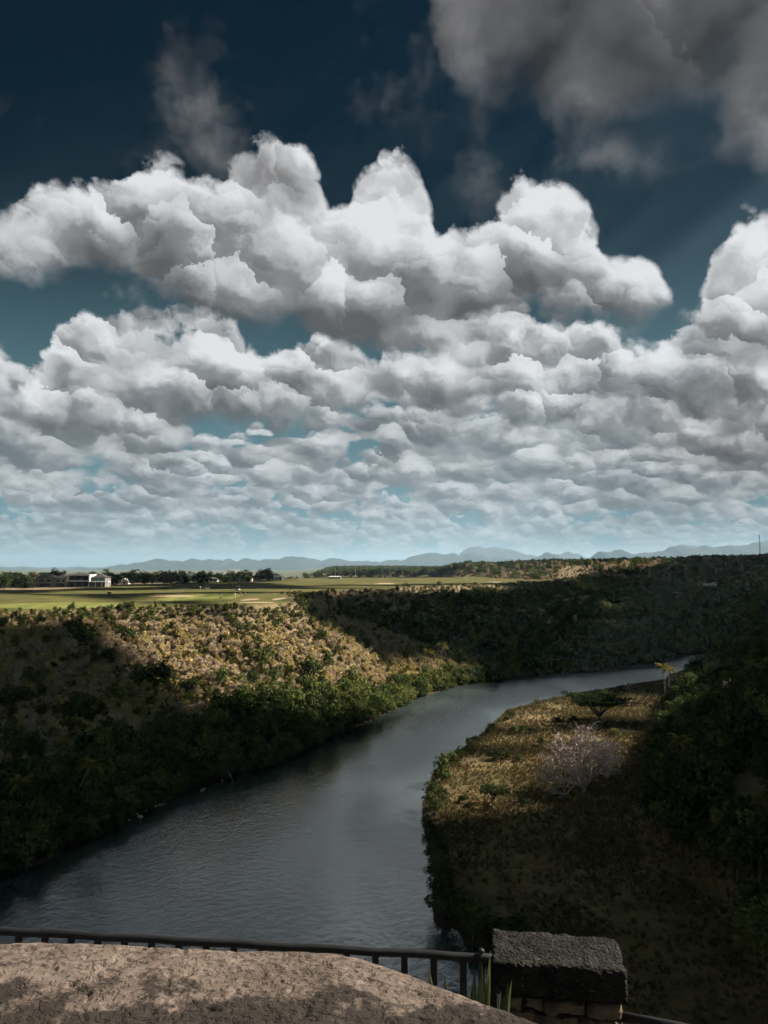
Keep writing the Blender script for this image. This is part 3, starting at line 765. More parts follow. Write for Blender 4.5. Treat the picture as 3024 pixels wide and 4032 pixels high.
def slope_mass(name, label, P, seed):
    g = np.random.default_rng(seed); Ld = land(P)
    n = vnoise(P[:, 0], P[:, 1], 26, 3); n2 = vnoise(P[:, 0] + 500, P[:, 1], 14, 2)
    wet = sstep(Ld['db'] + n * 7, np.interp(P[:, 1], [150, 215, 245], [24, 17, 10]), np.interp(P[:, 1], [150, 215, 245], [9, 6, 3.5]))
    dry = (1 - wet) * np.clip(.75 + n2, .15, 2); gold = (1 - wet) * np.clip(.62 + n * 1.1, .08, 1.6); olive = (1 - wet) * np.clip(.3 - n2 * .7, .1, 1) + wet * .25
    gr = wet * .8 + .012; dk = wet * .5 + .014
    lip = sstep(Ld['da'] + n2 * 4, 9, 3); dry = dry * (1 - .75 * lip); gold = gold * (1 - .6 * lip); olive = olive + lip * .6; gr = gr + lip * .35; dk = dk + lip * .2
    pick = choose(g, weights(dry, gold, olive, gr, dk))
    big = pick >= nd + ng + no
    sc = np.where(big, .5 + .95 * g.random(len(P)) ** 1.6, (.4 + .62 * g.random(len(P)) ** 1.3) * np.clip(Ld['da'] / 12, .55, 1))
    sc = np.where(big & (Ld['db'] < 5), sc * .75, sc); sc = np.where(big, sc * np.clip(Ld['da'] / 14, .35, 1), sc)
    return scatter(name, P, Ld['z'] - np.where(big, .9, .2) * sc, pick, sc, SC_P, label, tall=.8 + .5 * g.random(len(P)))
g = np.random.default_rng(21)
P = spread(-120, 40, 95, 330, 1.35, g); Ld = land(P)
ok = ~Ld['iw'] & ~Ld['ia'] & ~Ld['right'] & (Ld['db'] > .9) & (Ld['da'] > .3) & in_view(P, 0, 1.25)
slope_mass('left_slope_scrub', 'dense dry scrub and low trees covering the left valley slope', P[ok], 22)
P = spread(-60, 330, 300, 700, 3.1, g); Ld = land(P)
ok = ~Ld['iw'] & ~Ld['ia'] & ~Ld['right'] & (Ld['db'] > 1.5) & (Ld['da'] > 1.5) & in_view(P, 0) & (Ld['dB'] > 60) & ~((P[:, 0] < 40) & (P[:, 1] < 330))
def wood_mass(name, label, P, seed, s0, s1, dark=.5, dryk=.25):
    g = np.random.default_rng(seed); Ld = land(P); n = vnoise(P[:, 0], P[:, 1], 45, 3); one = np.ones(len(P))
    hi = sstep(Ld['z'], 6, 22)
    pick = choose(g, weights(dryk * hi * np.clip(1 + n, .1, 2), .05 * hi, (.35 + .3 * n).clip(.05, 1), one * .6, one * dark * (1.2 - n).clip(.2, 2)))
    big = pick >= nd + ng + no
    sc = np.where(big, 1.0, 1.35) * (s0 + (s1 - s0) * g.random(len(P))) * np.where(Ld['ia'] | Ld['right'], 1, np.clip(Ld['da'] / 30, .4, 1))
    return scatter(name, P, Ld['z'] - .8 * sc, pick, sc, SC_P, label, tall=.85 + .4 * g.random(len(P)))
wood_mass('far_bank_wood', 'dark wood filling the shaded slope beyond the river bend', P[ok], 23, .55, 1.35, .6, 1.1)
P = spread(20, 190, 55, 340, 2.9, g); Ld = land(P)
ok = Ld['ic'] & (Ld['dc'] > 3.5) & in_view(P, 0, 1.15) & ~((P[:, 1] < 100) & (Ld['dc'] < 9))
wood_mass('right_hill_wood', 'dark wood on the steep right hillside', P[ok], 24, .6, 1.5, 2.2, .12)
P = spread(60, 700, 540, 1150, 5.2, g); Ld = land(P)
ok = ~Ld['iw'] & ((Ld['dB'] < 175) | Ld['ib'] | (Ld['ia'] & (P[:, 0] > 80))) & in_view(P, 0) & ~inside(P, GOLF) & ((P[:, 1] < 930) | (g.random(len(P)) < .5))
wood_mass('far_hill_wood', 'brown and green wood covering the far right hill', P[ok], 25, .8, 1.35, .35, .8)
P = spread(-1000, 560, 800, 2100, 10, g); Ld = land(P)
ok = Ld['ia'] & ~Ld['ib'] & ~inside(P, GOLF) & in_view(P, 0) & ((P[:, 1] > 850) | (P[:, 0] < -110)) & (Ld['z'] > 26)
wood_mass('plain_wood', 'far flat wood stretching to the horizon behind the golf turf', P[ok], 26, 1.0, 1.7, .6, .5)

# ---------------------------------------------------------------- spreading tree, bare tree and palms
def limb_path(p, d, L, n, g, droop=0.0, wander=.18):
    pts = [Vector(p)]; d = Vector(d).normalized()
    for i in range(n):
        d = (d + Vector((g.gauss(0, wander), g.gauss(0, wander), g.gauss(0, wander) - droop))).normalized()
        pts.append(pts[-1] + d * L / n)
    return pts, d
def spreading_tree(name, x, y, R0, H, label, seed):
    g = random.Random(seed)
    r = empty(name, (x, y, zat(x, y) - .1), 0, label, 'tree')
    t = MB(); t.tube([(0, 0, -.3), (.1, 0, H * .14), (.05, .1, H * .26)], [R0 * .07, R0 * .052, R0 * .045], 8); t.build('trunk', M_BARK, r, True)
    bl = []
    for i in range(9):
        a = 6.283 * i / 9 + g.uniform(-.25, .25); q = R0 * g.uniform(.62, .98)
        b = MB(); e = Vector((math.cos(a) * q, math.sin(a) * q, H * g.uniform(.66, .8)))
        m1 = Vector((math.cos(a) * q * .3, math.sin(a) * q * .3, H * .46)); m2 = Vector((math.cos(a) * q * .68, math.sin(a) * q * .68, H * .64))
        b.tube([(0.05, .05, H * .22), m1, m2, e], [R0 * .034, R0 * .024, R0 * .014, R0 * .004], 6)
        for j in range(5):
            s = m1.lerp(e, g.uniform(.15, .85)); aa = a + g.uniform(-1.1, 1.1); l = R0 * g.uniform(.2, .38)
            f = s + Vector((math.cos(aa) * l, math.sin(aa) * l, l * .5)); b.tube([s, s.lerp(f, .5) + Vector((0, 0, l * .06)), f], [R0 * .011, R0 * .008, R0 * .003], 4)
            bl.append((f.x, f.y, min(f.z + .1, H * .93), R0 * .23, R0 * .23, H * .1))
        bl.append((e.x, e.y, e.z + H * .02, R0 * .2, R0 * .2, H * .12))
        b.build('limb', M_BARK, r, True)
    for j in range(16):
        a = g.random() * 6.283; q = R0 * math.sqrt(g.random()) * .8
        bl.append((math.cos(a) * q, math.sin(a) * q, H * (.94 - .3 * (q / R0) ** 2), R0 * .22, R0 * .22, H * .1))
    m = crown_mesh('crown', bl, 9000 if R0 > 5 else 2600, .2 if R0 > 5 else .13, M_DARK, seed, up=.5, shell=.2)
    link('crown', m, r); return r
spreading_tree('umbrella_tree', 60.3, 219, 7.8, 8.2, 'wide flat-topped tree with forked trunk standing alone on the dry flat', 3)
spreading_tree('umbrella_tree', 19.9, 144.8, 2.7, 3.9, 'small flat-topped dark tree in the golden grass near the riverbank', 8)

def bare_tree(x, y, R0, H, label, seed):
    g = random.Random(seed)
    r = empty('bare_tree', (x, y, zat(x, y) - .1), 0, label, 'tree')
    t = MB(); t.tube([(0, 0, -.3), (0, .05, .6), (.1, 0, 1.3)], [.5, .4, .36], 8); t.build('trunk', M_PALE_BARK, r, True)
    def grow(b, p, d, L, rad, lev):
        pts, dd = limb_path(p, d, L, 4, g, -.03 if lev < 3 else .02, .16 + .05 * lev)
        b.tube(pts, [rad, rad * .86, rad * .72, rad * .6, rad * .45], 5 if lev < 2 else 3, cap=False)
        if lev >= 4: return
        k = (4, 4, 4, 4)[lev]
        for j in range(k):
            i = g.randint(2, 4); a = g.random() * 6.283
            u = dd.cross(Vector((0, 0, 1))).normalized() if abs(dd.z) < .95 else Vector((1, 0, 0)); w = dd.cross(u)
            nd_ = (dd + (u * math.cos(a) + w * math.sin(a)) * g.uniform(.55, 1.05) + Vector((0, 0, .06))).normalized()
            grow(b, pts[i], nd_, L * g.uniform(.58, .78), rad * .6, lev + 1)
    for i in range(8):
        a = 6.283 * i / 8 + g.uniform(-.3, .3); tilt = g.uniform(.55, .98) if i % 3 else .2
        b = MB(); d = Vector((math.cos(a) * math.sin(tilt), math.sin(a) * math.sin(tilt), math.cos(tilt)))
        grow(b, (0, 0, .5 + .5 * g.random()), d, H * .45, .3, 0)
        b.build('limb', M_PALE_BARK, r)
    return r
bare_tree(38.6, 151.9, 8, 11.8, 'large leafless pale grey tree with many thin twigs on the dry flat', 12)

def frond_mesh(seed, L=3.0, n=13):
    g = random.Random(seed); V = []; Fc = []
    pts = [(L * t * (1 - .18 * t), 0, L * (.42 * t - .75 * t * t)) for t in [i / n for i in range(n + 1)]]
    for i in range(n):
        (x0, _, z0), (x1, _, z1) = pts[i], pts[i + 1]
        b = len(V); V += [(x0, -.03, z0), (x0, .03, z0), (x1, .02, z1), (x1, -.02, z1)]; Fc.append((b, b + 1, b + 2, b + 3))
        if i == 0: continue
        l = .75 * math.sin(math.pi * min(1, (i + 1.2) / (n + 1.4))) ** .7 * g.uniform(.8, 1.1)
        for s in (-1, 1):
            for h in (0.0, .5):
                xa = x0 + (x1 - x0) * h; za = z0 + (z1 - z0) * h; b = len(V)
                V += [(xa, 0, za), (xa + .20, 0, za), (xa + .32 + .1 * h, s * l, za - l * g.uniform(.35, .75))]; Fc.append((b, b + 1, b + 2))
    m = bpy.data.meshes.new('frond'); m.from_pydata(V, [], Fc); m.materials.append(M_FROND); m.update()
    attr(m, 'tone', [g.random() for _ in Fc], 'FACE'); return m
FROND = [frond_mesh(k) for k in range(3)]
def palm(x, y, h, lean, label, scale=1.0, z=None, seed=0, nf=17):
    g = random.Random(seed)
    r = empty('palm_tree', (x, y, (zat(x, y) if z is None else z) - .2), 0, label, 'palm')
    top = Vector((lean[0], lean[1], h))
    b = MB(); b.tube([(0, 0, 0), top * .3 + Vector((-lean[0] * .12, -lean[1] * .12, 0)), top * .65 + Vector((-lean[0] * .08, 0, 0)), top], [.2 * scale, .15 * scale, .12 * scale, .11 * scale], 7)
    b.build('trunk', M_PALM_BARK, r, True)
    for i in range(nf):
        a = 2.4 * i + g.uniform(-.2, .2); up = 1.0 - 1.55 * i / nf
        o = link('frond', FROND[i % 3], r, loc=top, scale=scale * g.uniform(.85, 1.1)); o.rotation_euler = (g.uniform(-.2, .2), -up * .75, a)
    return r
palm(21.9, 303, 10.6, (.6, 0), 'taller right one of two palms on the sunlit river bend', seed=1)
palm(17.2, 297, 8.8, (-.4, .2), 'shorter left one of two palms on the sunlit river bend', seed=2)
palm(-54.2, 134, 9.6, (3.7, 1.5), 'palm with a long slanting pale trunk on the shaded left bank', .95, seed=3)
palm(-61.0, 130, 7.0, (.6, .4), 'palm at the very left edge on the shaded bank', .95, seed=4)
palm(89.5, 248, 12.0, (-.5, 0), 'yellowish palm beside the wood edge, front of the pair on the right', 1.0, seed=5)
palm(92.0, 252, 10.6, (.4, .3), 'yellowish palm beside the wood edge, back of the pair on the right', 1.0, seed=6)
palm(53.5, 137, 7.2, (-1.5, .3), 'dark palm leaning left in front of the shaded right hillside', .95, seed=7)

# ---------------------------------------------------------------- bushes of the dry flat and its bank
random.seed(31)
def shrub(kind, x, y, s, label, sz=1.0, name='shrub'):
    """leafy shrub: crown reaching the ground"""
    ks = [k for k in CROWN if k[0] == kind]
    r = empty(name, (x, y, zat(x, y) - 1.15 * s * sz), random.random() * 6.28, label, 'shrub'); r.scale = (s, s, s * sz)
    link('crown', CROWN[ks[random.randrange(len(ks))]], r); link('trunk', TRUNK[random.randrange(3)], r)
    return r
shrub('dark', 14.5, 146.3, .34, 'small round dark bush left of the little flat-topped tree', 1.1)
shrub('dark', 25.2, 177.5, .72, 'dark bush mid-way across the dry flat, larger left half of a clump', .85)
shrub('dark', 27.6, 179, .55, 'dark bush leaning beside a larger one midway across the dry flat', 1.1)
for x, y, s, lab in ((36.6, 207.5, .5, 'middle of three low green bushes near the riverbank'), (34.0, 206, .55, 'leftmost of three low green bushes near the riverbank'), (38.8, 206.5, .42, 'rightmost of three low green bushes near the riverbank'), (38.4, 191.7, .55, 'round green bush behind the bare tree'),
                     (48.6, 220.8, .38, 'narrow dark bush left of the wide flat-topped tree'), (53.6, 220.8, .42, 'dark bush just left of the trunk of the wide flat-topped tree'), (43.5, 215, .24, 'tiny upright bush in the pale grass'), (58.9, 200.6, .6, 'low dark bush near the right wood edge'),
                     (30.1, 176.3, .4, 'low bush in the middle of the dry flat'), (34.0, 150.2, .5, 'dark bush beside the trunk of the bare tree'), (25.5, 144.4, .35, 'thin bush right of the small flat-topped tree'), (63, 232, .5, 'bush in the grass behind the wide flat-topped tree'), (74, 262, .6, 'bush near the far tip of the dry flat'), (84, 275, .55, 'bush at the far tip of the dry flat')):
    shrub('green' if s > .45 else 'dark', x, y, s, lab, .9)
for i, (x, y, s, sz) in enumerate(((12.2, 162.5, 1.0, 1.25), (11.2, 160.0, .7, 1.0), (9.0, 145.5, .95, 1.0), (8.6, 141.5, .8, .9), (16.3, 179.0, .62, 1.0), (15.4, 175.6, .5, 1.0), (20.5, 192.5, .55, .9), (22.2, 196.6, .5, .9), (28.6, 213.2, .6, .7), (27.2, 209.0, .5, .7), (36.6, 227, .55, .7), (34.8, 223.4, .45, .7),
                                    (48.6, 251.5, .45, .7), (8.6, 131.0, .45, .8), (8.7, 124.5, .5, .9), (8.8, 118.0, .55, .9), (8.7, 111.5, .6, 1.0), (8.4, 121.5, .6, .8), (8.4, 115, .65, .9), (8.4, 127.6, .5, .8), (8.0, 134.5, .5, .8), (8.5, 108.5, .7, .9), (8.3, 105.6, .75, 1.0), (8.2, 101.0, .9, 1.0), (10.4, 99.4, .8, .9), (11.2, 95.6, .7, .9), (14.8, 94.0, .9, .9), (13.0, 96.5, .8, .8), (16.5, 91.5, 1.0, .8), (17.5, 87.5, 1.0, .8), (12.0, 98.5, .7, .8))):
    shrub('dark' if i % 3 else 'green', x + (.6 if y > 140 else -.5), y, s, 'dark shrub at the waterline of the dry flat, ' + ('beside the small flat-topped tree' if 135 < y < 170 else 'far up beside the sunlit grass' if y >= 170 else 'in the shade below the golden grass' if y > 103 else 'just above the iron railing'), sz, 'bank_shrub')['group'] = 'shrubs along the right waterline'
# dry grass
def tuft_mesh(seed, n=16):
    g = np.random.default_rng(seed); a = g.random(n) * 6.283; q = g.random(n) * .3
    c = np.column_stack([np.cos(a) * q, np.sin(a) * q, np.zeros(n)]); s = np.column_stack([-np.sin(a * 3), np.cos(a * 3), np.zeros(n)]) * .05
    tip = c + np.column_stack([np.cos(a) * .3 * g.random(n), np.sin(a) * .3 * g.random(n), .35 + .45 * g.random(n)])
    V = np.stack([c - s, c + s, tip], 1).reshape(-1, 3)
    m = mesh_np('grass_tuft', V, np.arange(3 * n).reshape(-1, 3), M_GRASS); attr(m, 'tone', g.random(n), 'FACE'); return m
TUFT = []
for k, (x, y, lab) in enumerate(((22.0, 148.0, 'pale grass tuft in the golden strip of the flat'), (26, 156, 'pale grass tuft left of the bare tree'), (30, 187, 'pale grass tuft in the middle of the flat'))):
    o = link('grass_tuft', tuft_mesh(200 + k), loc=(x, y, zat(x, y))); TUFT.append(tag(o, lab, 'grass'))
g = np.random.default_rng(41)
P = spread(5, 110, 72, 320, .62, g); Ld = land(P)
ok = Ld['right'] & (~Ld['ic'] | (Ld['dc'] < 9)) & (Ld['db'] > .7) & in_view(P, 0) & (vnoise(P[:, 0], P[:, 1], 11, 3) + g.normal(size=len(P)) * .35 > -.15)
P = P[ok]; n = len(P)
scatter('dry_grass', P, land(P)['z'] - .03, g.integers(0, 3, n), .55 + .75 * g.random(n), TUFT, 'dry tufted grass covering the river flat', .7 + .5 * g.random(n))
P = spread(5, 110, 72, 320, 1.7, g); Ld = land(P)
ok = Ld['right'] & (~Ld['ic'] | (Ld['dc'] < 12)) & (Ld['db'] > .4) & in_view(P, 0) & (vnoise(P[:, 0] + 40, P[:, 1], 16, 3) + g.normal(size=len(P)) * .25 > .4)
P = P[ok]; n = len(P)
scatter('low_weeds', P, land(P)['z'] - .1, g.integers(0, 2, n), .12 + .22 * g.random(n) ** 2, PROTO['olive_s'][:2], 'low olive weeds between the grass of the river flat', .7 + .4 * g.random(n))

# ---------------------------------------------------------------- stones and driftwood at the left waterline, pale rock on the far hill
M_ROCK = plain('pale_rock', (.42, .37, .31), .9, .3, 2)
def rock(name, x, y, z, s, label, group=None, seed=0, flat=.6):
    bm = bmesh.new(); bmesh.ops.create_icosphere(bm, subdivisions=2, radius=1)
    g = random.Random(seed); ph = [g.uniform(0, 6) for _ in range(6)]
    for v in bm.verts:
        c = v.co; k = 1 + .22 * math.sin(3 * c.x + ph[0]) * math.sin(2.7 * c.y + ph[1]) + .15 * math.sin(5 * c.z + 4 * c.x + ph[2]) + g.uniform(-.05, .05)
        v.co = Vector((c.x * k * s * g.uniform(.97, 1.03), c.y * k * s * .85, c.z * k * s * flat))
    m = bpy.data.meshes.new(name); bm.to_mesh(m); bm.free(); m.materials.append(M_ROCK)
    return tag(link(name, m, loc=(x, y, z), rot=(0, 0, g.random() * 6)), label, 'rock', group)
for i, (x, y) in enumerate(((-45.5, 143.3), (-44.6, 141.9), (-44.6, 145.5), (-43.5, 147.8), (-43.0, 148.8), (-42.4, 149.2), (-37.3, 158.1), (-37.1, 159.3), (-46.0, 140.2), (-34.8, 165.5))):
    rock('shore_rock', x + .7, y, .05, (.35, .5, .3, .35, .4, .3, .35, .3, .25, .3)[i], ('small pale rock in the larger cluster at the left waterline' if y < 152 else 'small pale rock in the smaller cluster farther up the left waterline'), 'pale rocks on the left waterline', i)
b = MB(); b.tube([(-34.6, 167.2, .6), (-34.0, 166.4, 1.7), (-32.6, 165.4, 1.6), (-31.6, 164.6, .1)], [.07, .08, .07, .04], 6)
tag(b.build('driftwood', M_PALE_BARK, None, True), 'bare pale bent branch hanging over the water at the left bank', 'branch')
rock('rock_outcrop', 296, 701, zat(296, 701) + 3, 6.0, 'pale bare rock face in the dark wood of the far right hill', None, 77, .9)

# ---------------------------------------------------------------- golf turf: bunkers, mown green
M_SAND = plain('bunker_sand', (.27, .195, .13), .95, .15, .8)
def mown_mat():
    m, nt, out = new_mat('mown_green')
    P = geo_pos(nt); x, y, z = sep(nt, P)
    s = ((x * .9 + y * .12 + noise(nt, P, .05, 2) * 8) * .9).op('SINE').ramp(-.4, .4)
    n = noise(nt, P, .3, 4, .6)
    principled(nt, out, mix(nt, n.ramp(.3, .7, 0, .4), mix(nt, s, (.085, .11, .026), (.125, .145, .036)), (.18, .15, .045)), .9, spec=.15)
    return m
M_MOWN = mown_mat()
def drape(name, cx, cy, hx, hy, mat, label, kind='structure', h=.05, seed=0, lip=0.0):
    n = 26; ring = [0, .35, .7, 1.0]; V = [(cx, cy)]; g = random.Random(seed); ph = g.uniform(0, 6)
    for q in ring[1:]:
        for k in range(n):
            a = 6.283 * k / n; w = 1 + .16 * math.sin(2 * a + ph) + .1 * math.sin(3 * a + ph * 2)
            V.append((cx + math.cos(a) * hx * q * w, cy + math.sin(a) * hy * q * w))
    V = np.array(V); z = land(V)['z'] + h
    z[1 + 2 * n:] += lip
    F3 = []
    b = MB(); b.v = [(x, y, c) for (x, y), c in zip(V, z)]
    b.f = [(0, 1 + k, 1 + (k + 1) % n) for k in range(n)] + [(1 + r * n + k, 1 + (r + 1) * n + k, 1 + (r + 1) * n + (k + 1) % n, 1 + r * n + (k + 1) % n) for r in range(2) for k in range(n)]
    o = b.build(name, mat, None, True); tag(o, label, kind=kind); return o
drape('mown_green', -69.7, 300, 15.9, 27, M_MOWN, 'striped mown putting green by the golfers', h=.05)
drape('mown_green', -100, 236, 24, 17, M_MOWN, 'sunlit mown fairway at the left edge', h=.045)
for i, (cx, cy, hx, hy, lab) in enumerate(((-83.8, 308, 10, 5, 'long pale sand bunker across the mown green'), (-48.6, 281, 2.6, 9, 'left one of two small bunkers at the tip of the turf'), (-38.6, 284, 2.1, 10, 'right one of two small bunkers at the tip of the turf'), (-42, 256, 5, 5, 'bare sandy edge at the tip of the turf'),
                                          (-125, 317, 2.3, 8, 'small bunker among the brown grass at the left'), (87, 606, 4.3, 20, 'far sand bunker on the right end of the turf'), (.5, 541, 8, 13, 'long sandy strip in the far turf'), (20, 468, 3.2, 7, 'small sandy strip near the lone bush'), (150, 655, 3.6, 13, 'sandy end of the farthest green'))):
    drape('sand_bunker', cx, cy, hx, hy, M_SAND, lab, h=.1, seed=i, lip=-.03)
# low dark hedge bushes and lone bushes on the turf
for x, y, s, lab in ((11.6, 446.2, .55, 'lone dark bush on the turf above the shaded slope, left one'), (37.5, 530, .55, 'lone dark bush on the far turf, right one'), (-44, 333, .3, 'leftmost low bush of the short hedge behind the tip of the turf'), (-41.6, 336, .32, 'second low bush of the short hedge behind the tip of the turf'), (-39.2, 339, .35, 'third low bush of the short hedge behind the tip of the turf'), (-37.7, 345, .35, 'rightmost low bush of the short hedge behind the tip of the turf'), (-113, 318, .35, 'low round bush among the brown grass at the left of the turf')):
    shrub('dark', x, y, s, lab, .9)

# ---------------------------------------------------------------- houses
M_WHITE = plain('white_render', (.60, .595, .58), .7, .05, 1)
M_GREY = plain('grey_render', (.16, .15, .145), .8, .15, 1)
M_ROOF = plain('dark_roof_tiles', (.045, .04, .038), .8, .25, 2)
M_LROOF = plain('pale_grey_roof', (.30, .31, .32), .7, .1, 1)
M_METAL = plain('dark_painted_iron', (.009, .0095, .011), .6, .3, 9, 0.0, .25)
def glass(name, col):
    m, nt, out = new_mat(name); n = noise(nt, coords(nt), .4, 2)
    principled(nt, out, mix(nt, n, col, tuple(c * 1.6 for c in col)), .08, spec=.5); return m
M_GLASS = glass('window_glass', (.02, .025, .028)); M_TEAL = glass('teal_glass', (.03, .075, .07))
def hip(b, x0, x1, y0, y1, z0, h, e=.5):
    x0 -= e; x1 += e; y0 -= e; y1 += e; r = min((x1 - x0), (y1 - y0)) / 2.2
    if x1 - x0 > y1 - y0: A, B = (x0 + r, (y0 + y1) / 2, z0 + h), (x1 - r, (y0 + y1) / 2, z0 + h)
    else: A, B = ((x0 + x1) / 2, y0 + r, z0 + h), ((x0 + x1) / 2, y1 - r, z0 + h)
    V = [(x0, y0, z0), (x1, y0, z0), (x1, y1, z0), (x0, y1, z0), A, B]
    f = [(0, 1, 5, 4), (1, 2, 5), (2, 3, 4, 5), (3, 0, 4), (0, 3, 2, 1)] if x1 - x0 > y1 - y0 else [(0, 1, 4), (1, 2, 5, 4), (2, 3, 5), (3, 0, 4, 5), (0, 3, 2, 1)]
    return b.add(V, f)
def window(parent, x0, x1, z0, z1, y, frame=M_WHITE, pane=M_GLASS):
    t = .12; b = MB()
    b.box(x0, x1, y - .1, y + .02, z0, z0 + t); b.box(x0, x1, y - .1, y + .02, z1 - t, z1); b.box(x0, x0 + t, y - .1, y + .02, z0 + t, z1 - t); b.box(x1 - t, x1, y - .1, y + .02, z0 + t, z1 - t)
    w = b.build('window', frame, parent); MB().box(x0 + t, x1 - t, y - .06, y - .03, z0 + t, z1 - t).build('pane', pane, w); return w
hz_ = zat(-176, 446)
h = empty('modern_house', (-176.5, 446, hz_), 0, 'modern two storey house with white framed upper box and dark glass', 'house')
MB().box(-25, -14.5, 1, 11, -.5, 5.6).build('wall', M_GREY, h); hip(MB(), -25, -14.5, 1, 11, 5.6, 2.0).build('roof', M_ROOF, h)
MB().box(-14.2, -6.8, .5, 11, -.5, 5.4).build('wall', M_GREY, h); hip(MB(), -14.2, -6.8, .5, 11, 5.4, 2.1).build('roof', M_ROOF, h)
for a, c in ((-23.5, -20), (-19, -16), (-13.2, -10.8), (-10.0, -7.8)): window(h, a, c, 2.9, 4.6, .98 if a < -15 else .48)
for a, c in ((-23, -17), (-13, -8)): window(h, a, c, .3, 2.2, .98 if a < -15 else .48, M_GREY)
MB().box(-6.6, 6.6, 3, 12, -.5, 3.3).build('wall', M_GREY, h)
b = MB(); b.box(-6.6, 6.6, -.5, 10, 3.32, 3.9); b.box(-6.6, 6.6, -.5, 10, 6.7, 7.3); b.box(-6.6, -5.9, -.5, 10, 3.9, 6.7); b.box(5.9, 6.6, -.5, 10, 3.9, 6.7); b.build('upper_frame', M_WHITE, h)
MB().box(-5.9, 5.9, 1.6, 9.8, 3.9, 6.7).build('upper_wall', M_GREY, h)
for a, c in ((-5.4, -1.9), (-1.8, 1.7), (1.8, 5.4)): window(h, a, c, 4.1, 6.6, 1.58, M_METAL)
hip(MB(), -6.2, 6.2, 0, 10, 7.3, 1.0, .2).build('roof', M_ROOF, h)
for a, c in ((-6, -2.2), (-2, 2), (2.2, 6)): window(h, a, c, .1, 2.9, 2.98, M_METAL)
MB().box(6.9, 14.8, 1.5, 11, -.5, 5.6).build('wall', M_GREY, h); hip(MB(), 6.9, 14.8, 1.5, 11, 5.6, 2.0).build('roof', M_ROOF, h)
for a, c in ((7.3, 10.7), (10.9, 14.4)): window(h, a, c, 3.9, 5.5, 1.48, M_GREY, M_TEAL)
MB().box(6.7, 18.2, -3.0, 1.2, 3.0, 3.35).build('porch_roof', M_WHITE, h)
for x in (7.2, 10.8, 14.4, 17.8): MB().box(x - .18, x + .18, -2.9, -2.55, -.5, 3.0).build('column', M_WHITE, h)
for x in (-6.2, -2.1, 2.1, 6.2): MB().box(x - .15, x + .15, -.3, 0, -.5, 3.32).build('column', M_GREY, h)
for i, x in enumerate((-174.5, -172.0, -169.5, -167.0)):
    o = empty('sun_lounger', (x, 439.5, zat(x, 439.5)), 0, ('leftmost', 'second', 'third', 'rightmost')[i] + ' of four dark sun loungers on the lawn before the modern house', 'sun lounger', 'sun loungers before the modern house')
    b = MB(); b.box(-.9, .5, -.35, .35, .28, .4); b.build('seat', M_GREY, o)
    MB().add([(.5, -.35, .28), (.5, .35, .28), (.5, .35, .4), (.5, -.35, .4), (1.05, -.35, .75), (1.05, .35, .75), (1.0, .35, .86), (1.0, -.35, .86)], [(0, 1, 5, 4), (3, 7, 6, 2), (0, 4, 7, 3), (1, 2, 6, 5), (4, 5, 6, 7), (0, 3, 2, 1)]).build('backrest', M_GREY, o)
    for sx, sy in ((-.8, .3), (-.8, -.3), (.4, .3), (.4, -.3)): MB().box(sx - .04, sx + .04, sy - .04, sy + .04, -.1, .28).build('leg', M_METAL, o)

def low_house(x, y, w, d, hh, rh, label, roof=M_ROOF, wall=M_WHITE, nwin=4, cols=0):
    o = empty('low_house', (x, y, zat(x, y)), 0, label, 'house')
    MB().box(-w / 2, w / 2, 0, d, -.6, hh).build('wall', wall, o)
    hip(MB(), -w / 2, w / 2, 0, d, hh, rh).build('roof', roof, o)
    s = w / nwin
    for k in range(nwin): window(o, -w / 2 + s * (k + .2), -w / 2 + s * (k + .8), .5, hh - .5, -.02, M_METAL if k % 2 else M_WHITE)
    for k in range(cols): MB().box(-w / 2 + (k + .3) * w / cols - .15, -w / 2 + (k + .3) * w / cols + .15, -2.3, -2.0, -.6, hh - .2).build('column', M_WHITE, o)
    return o
low_house(-114.5, 600, 22, 9, 2.9, 2.3, 'low white villa under a dark hipped roof at the right of the row of houses', nwin=5, cols=6)
low_house(-139.5, 606, 17, 7, 2.7, .6, 'long flat white annexe left of the hipped white villa', M_LROOF, nwin=5)
low_house(-129, 655, 17, 8, 5.2, 4.6, 'house with a big pale grey roof behind the low white villa', M_LROOF, M_GREY, 4)
low_house(-100, 705, 14, 7, 2.8, 1.2, 'small white building right of the big dark round tree', M_LROOF, nwin=4, cols=4)
low_house(-187, 600, 12, 7, 5.0, 2.0, 'house with a pale roof showing above the trees between two palms', M_LROOF, M_GREY, 3)
low_house(-160, 640, 12, 7, 4.6, 2.0, 'grey house half hidden in the trees left of the white villa', M_LROOF, M_GREY, 3)
low_house(-47, 731, 12, 5, 2.0, .4, 'white low hut far out on the turf between thin poles', M_WHITE, nwin=4)
o = empty('gabled_hut', (-176.5, 525, zat(-176.5, 525)), 0, 'small white gabled hut among the trees', 'house')
MB().add([(-2.4, 0, -.5), (2.4, 0, -.5), (2.4, 0, 2), (0, 0, 3.6), (-2.4, 0, 2), (-2.4, 5, -.5), (2.4, 5, -.5), (2.4, 5, 2), (0, 5, 3.6), (-2.4, 5, 2)], [(0, 1, 2, 3, 4), (9, 8, 7, 6, 5), (0, 4, 9, 5), (1, 6, 7, 2)]).build('wall', M_WHITE, o)
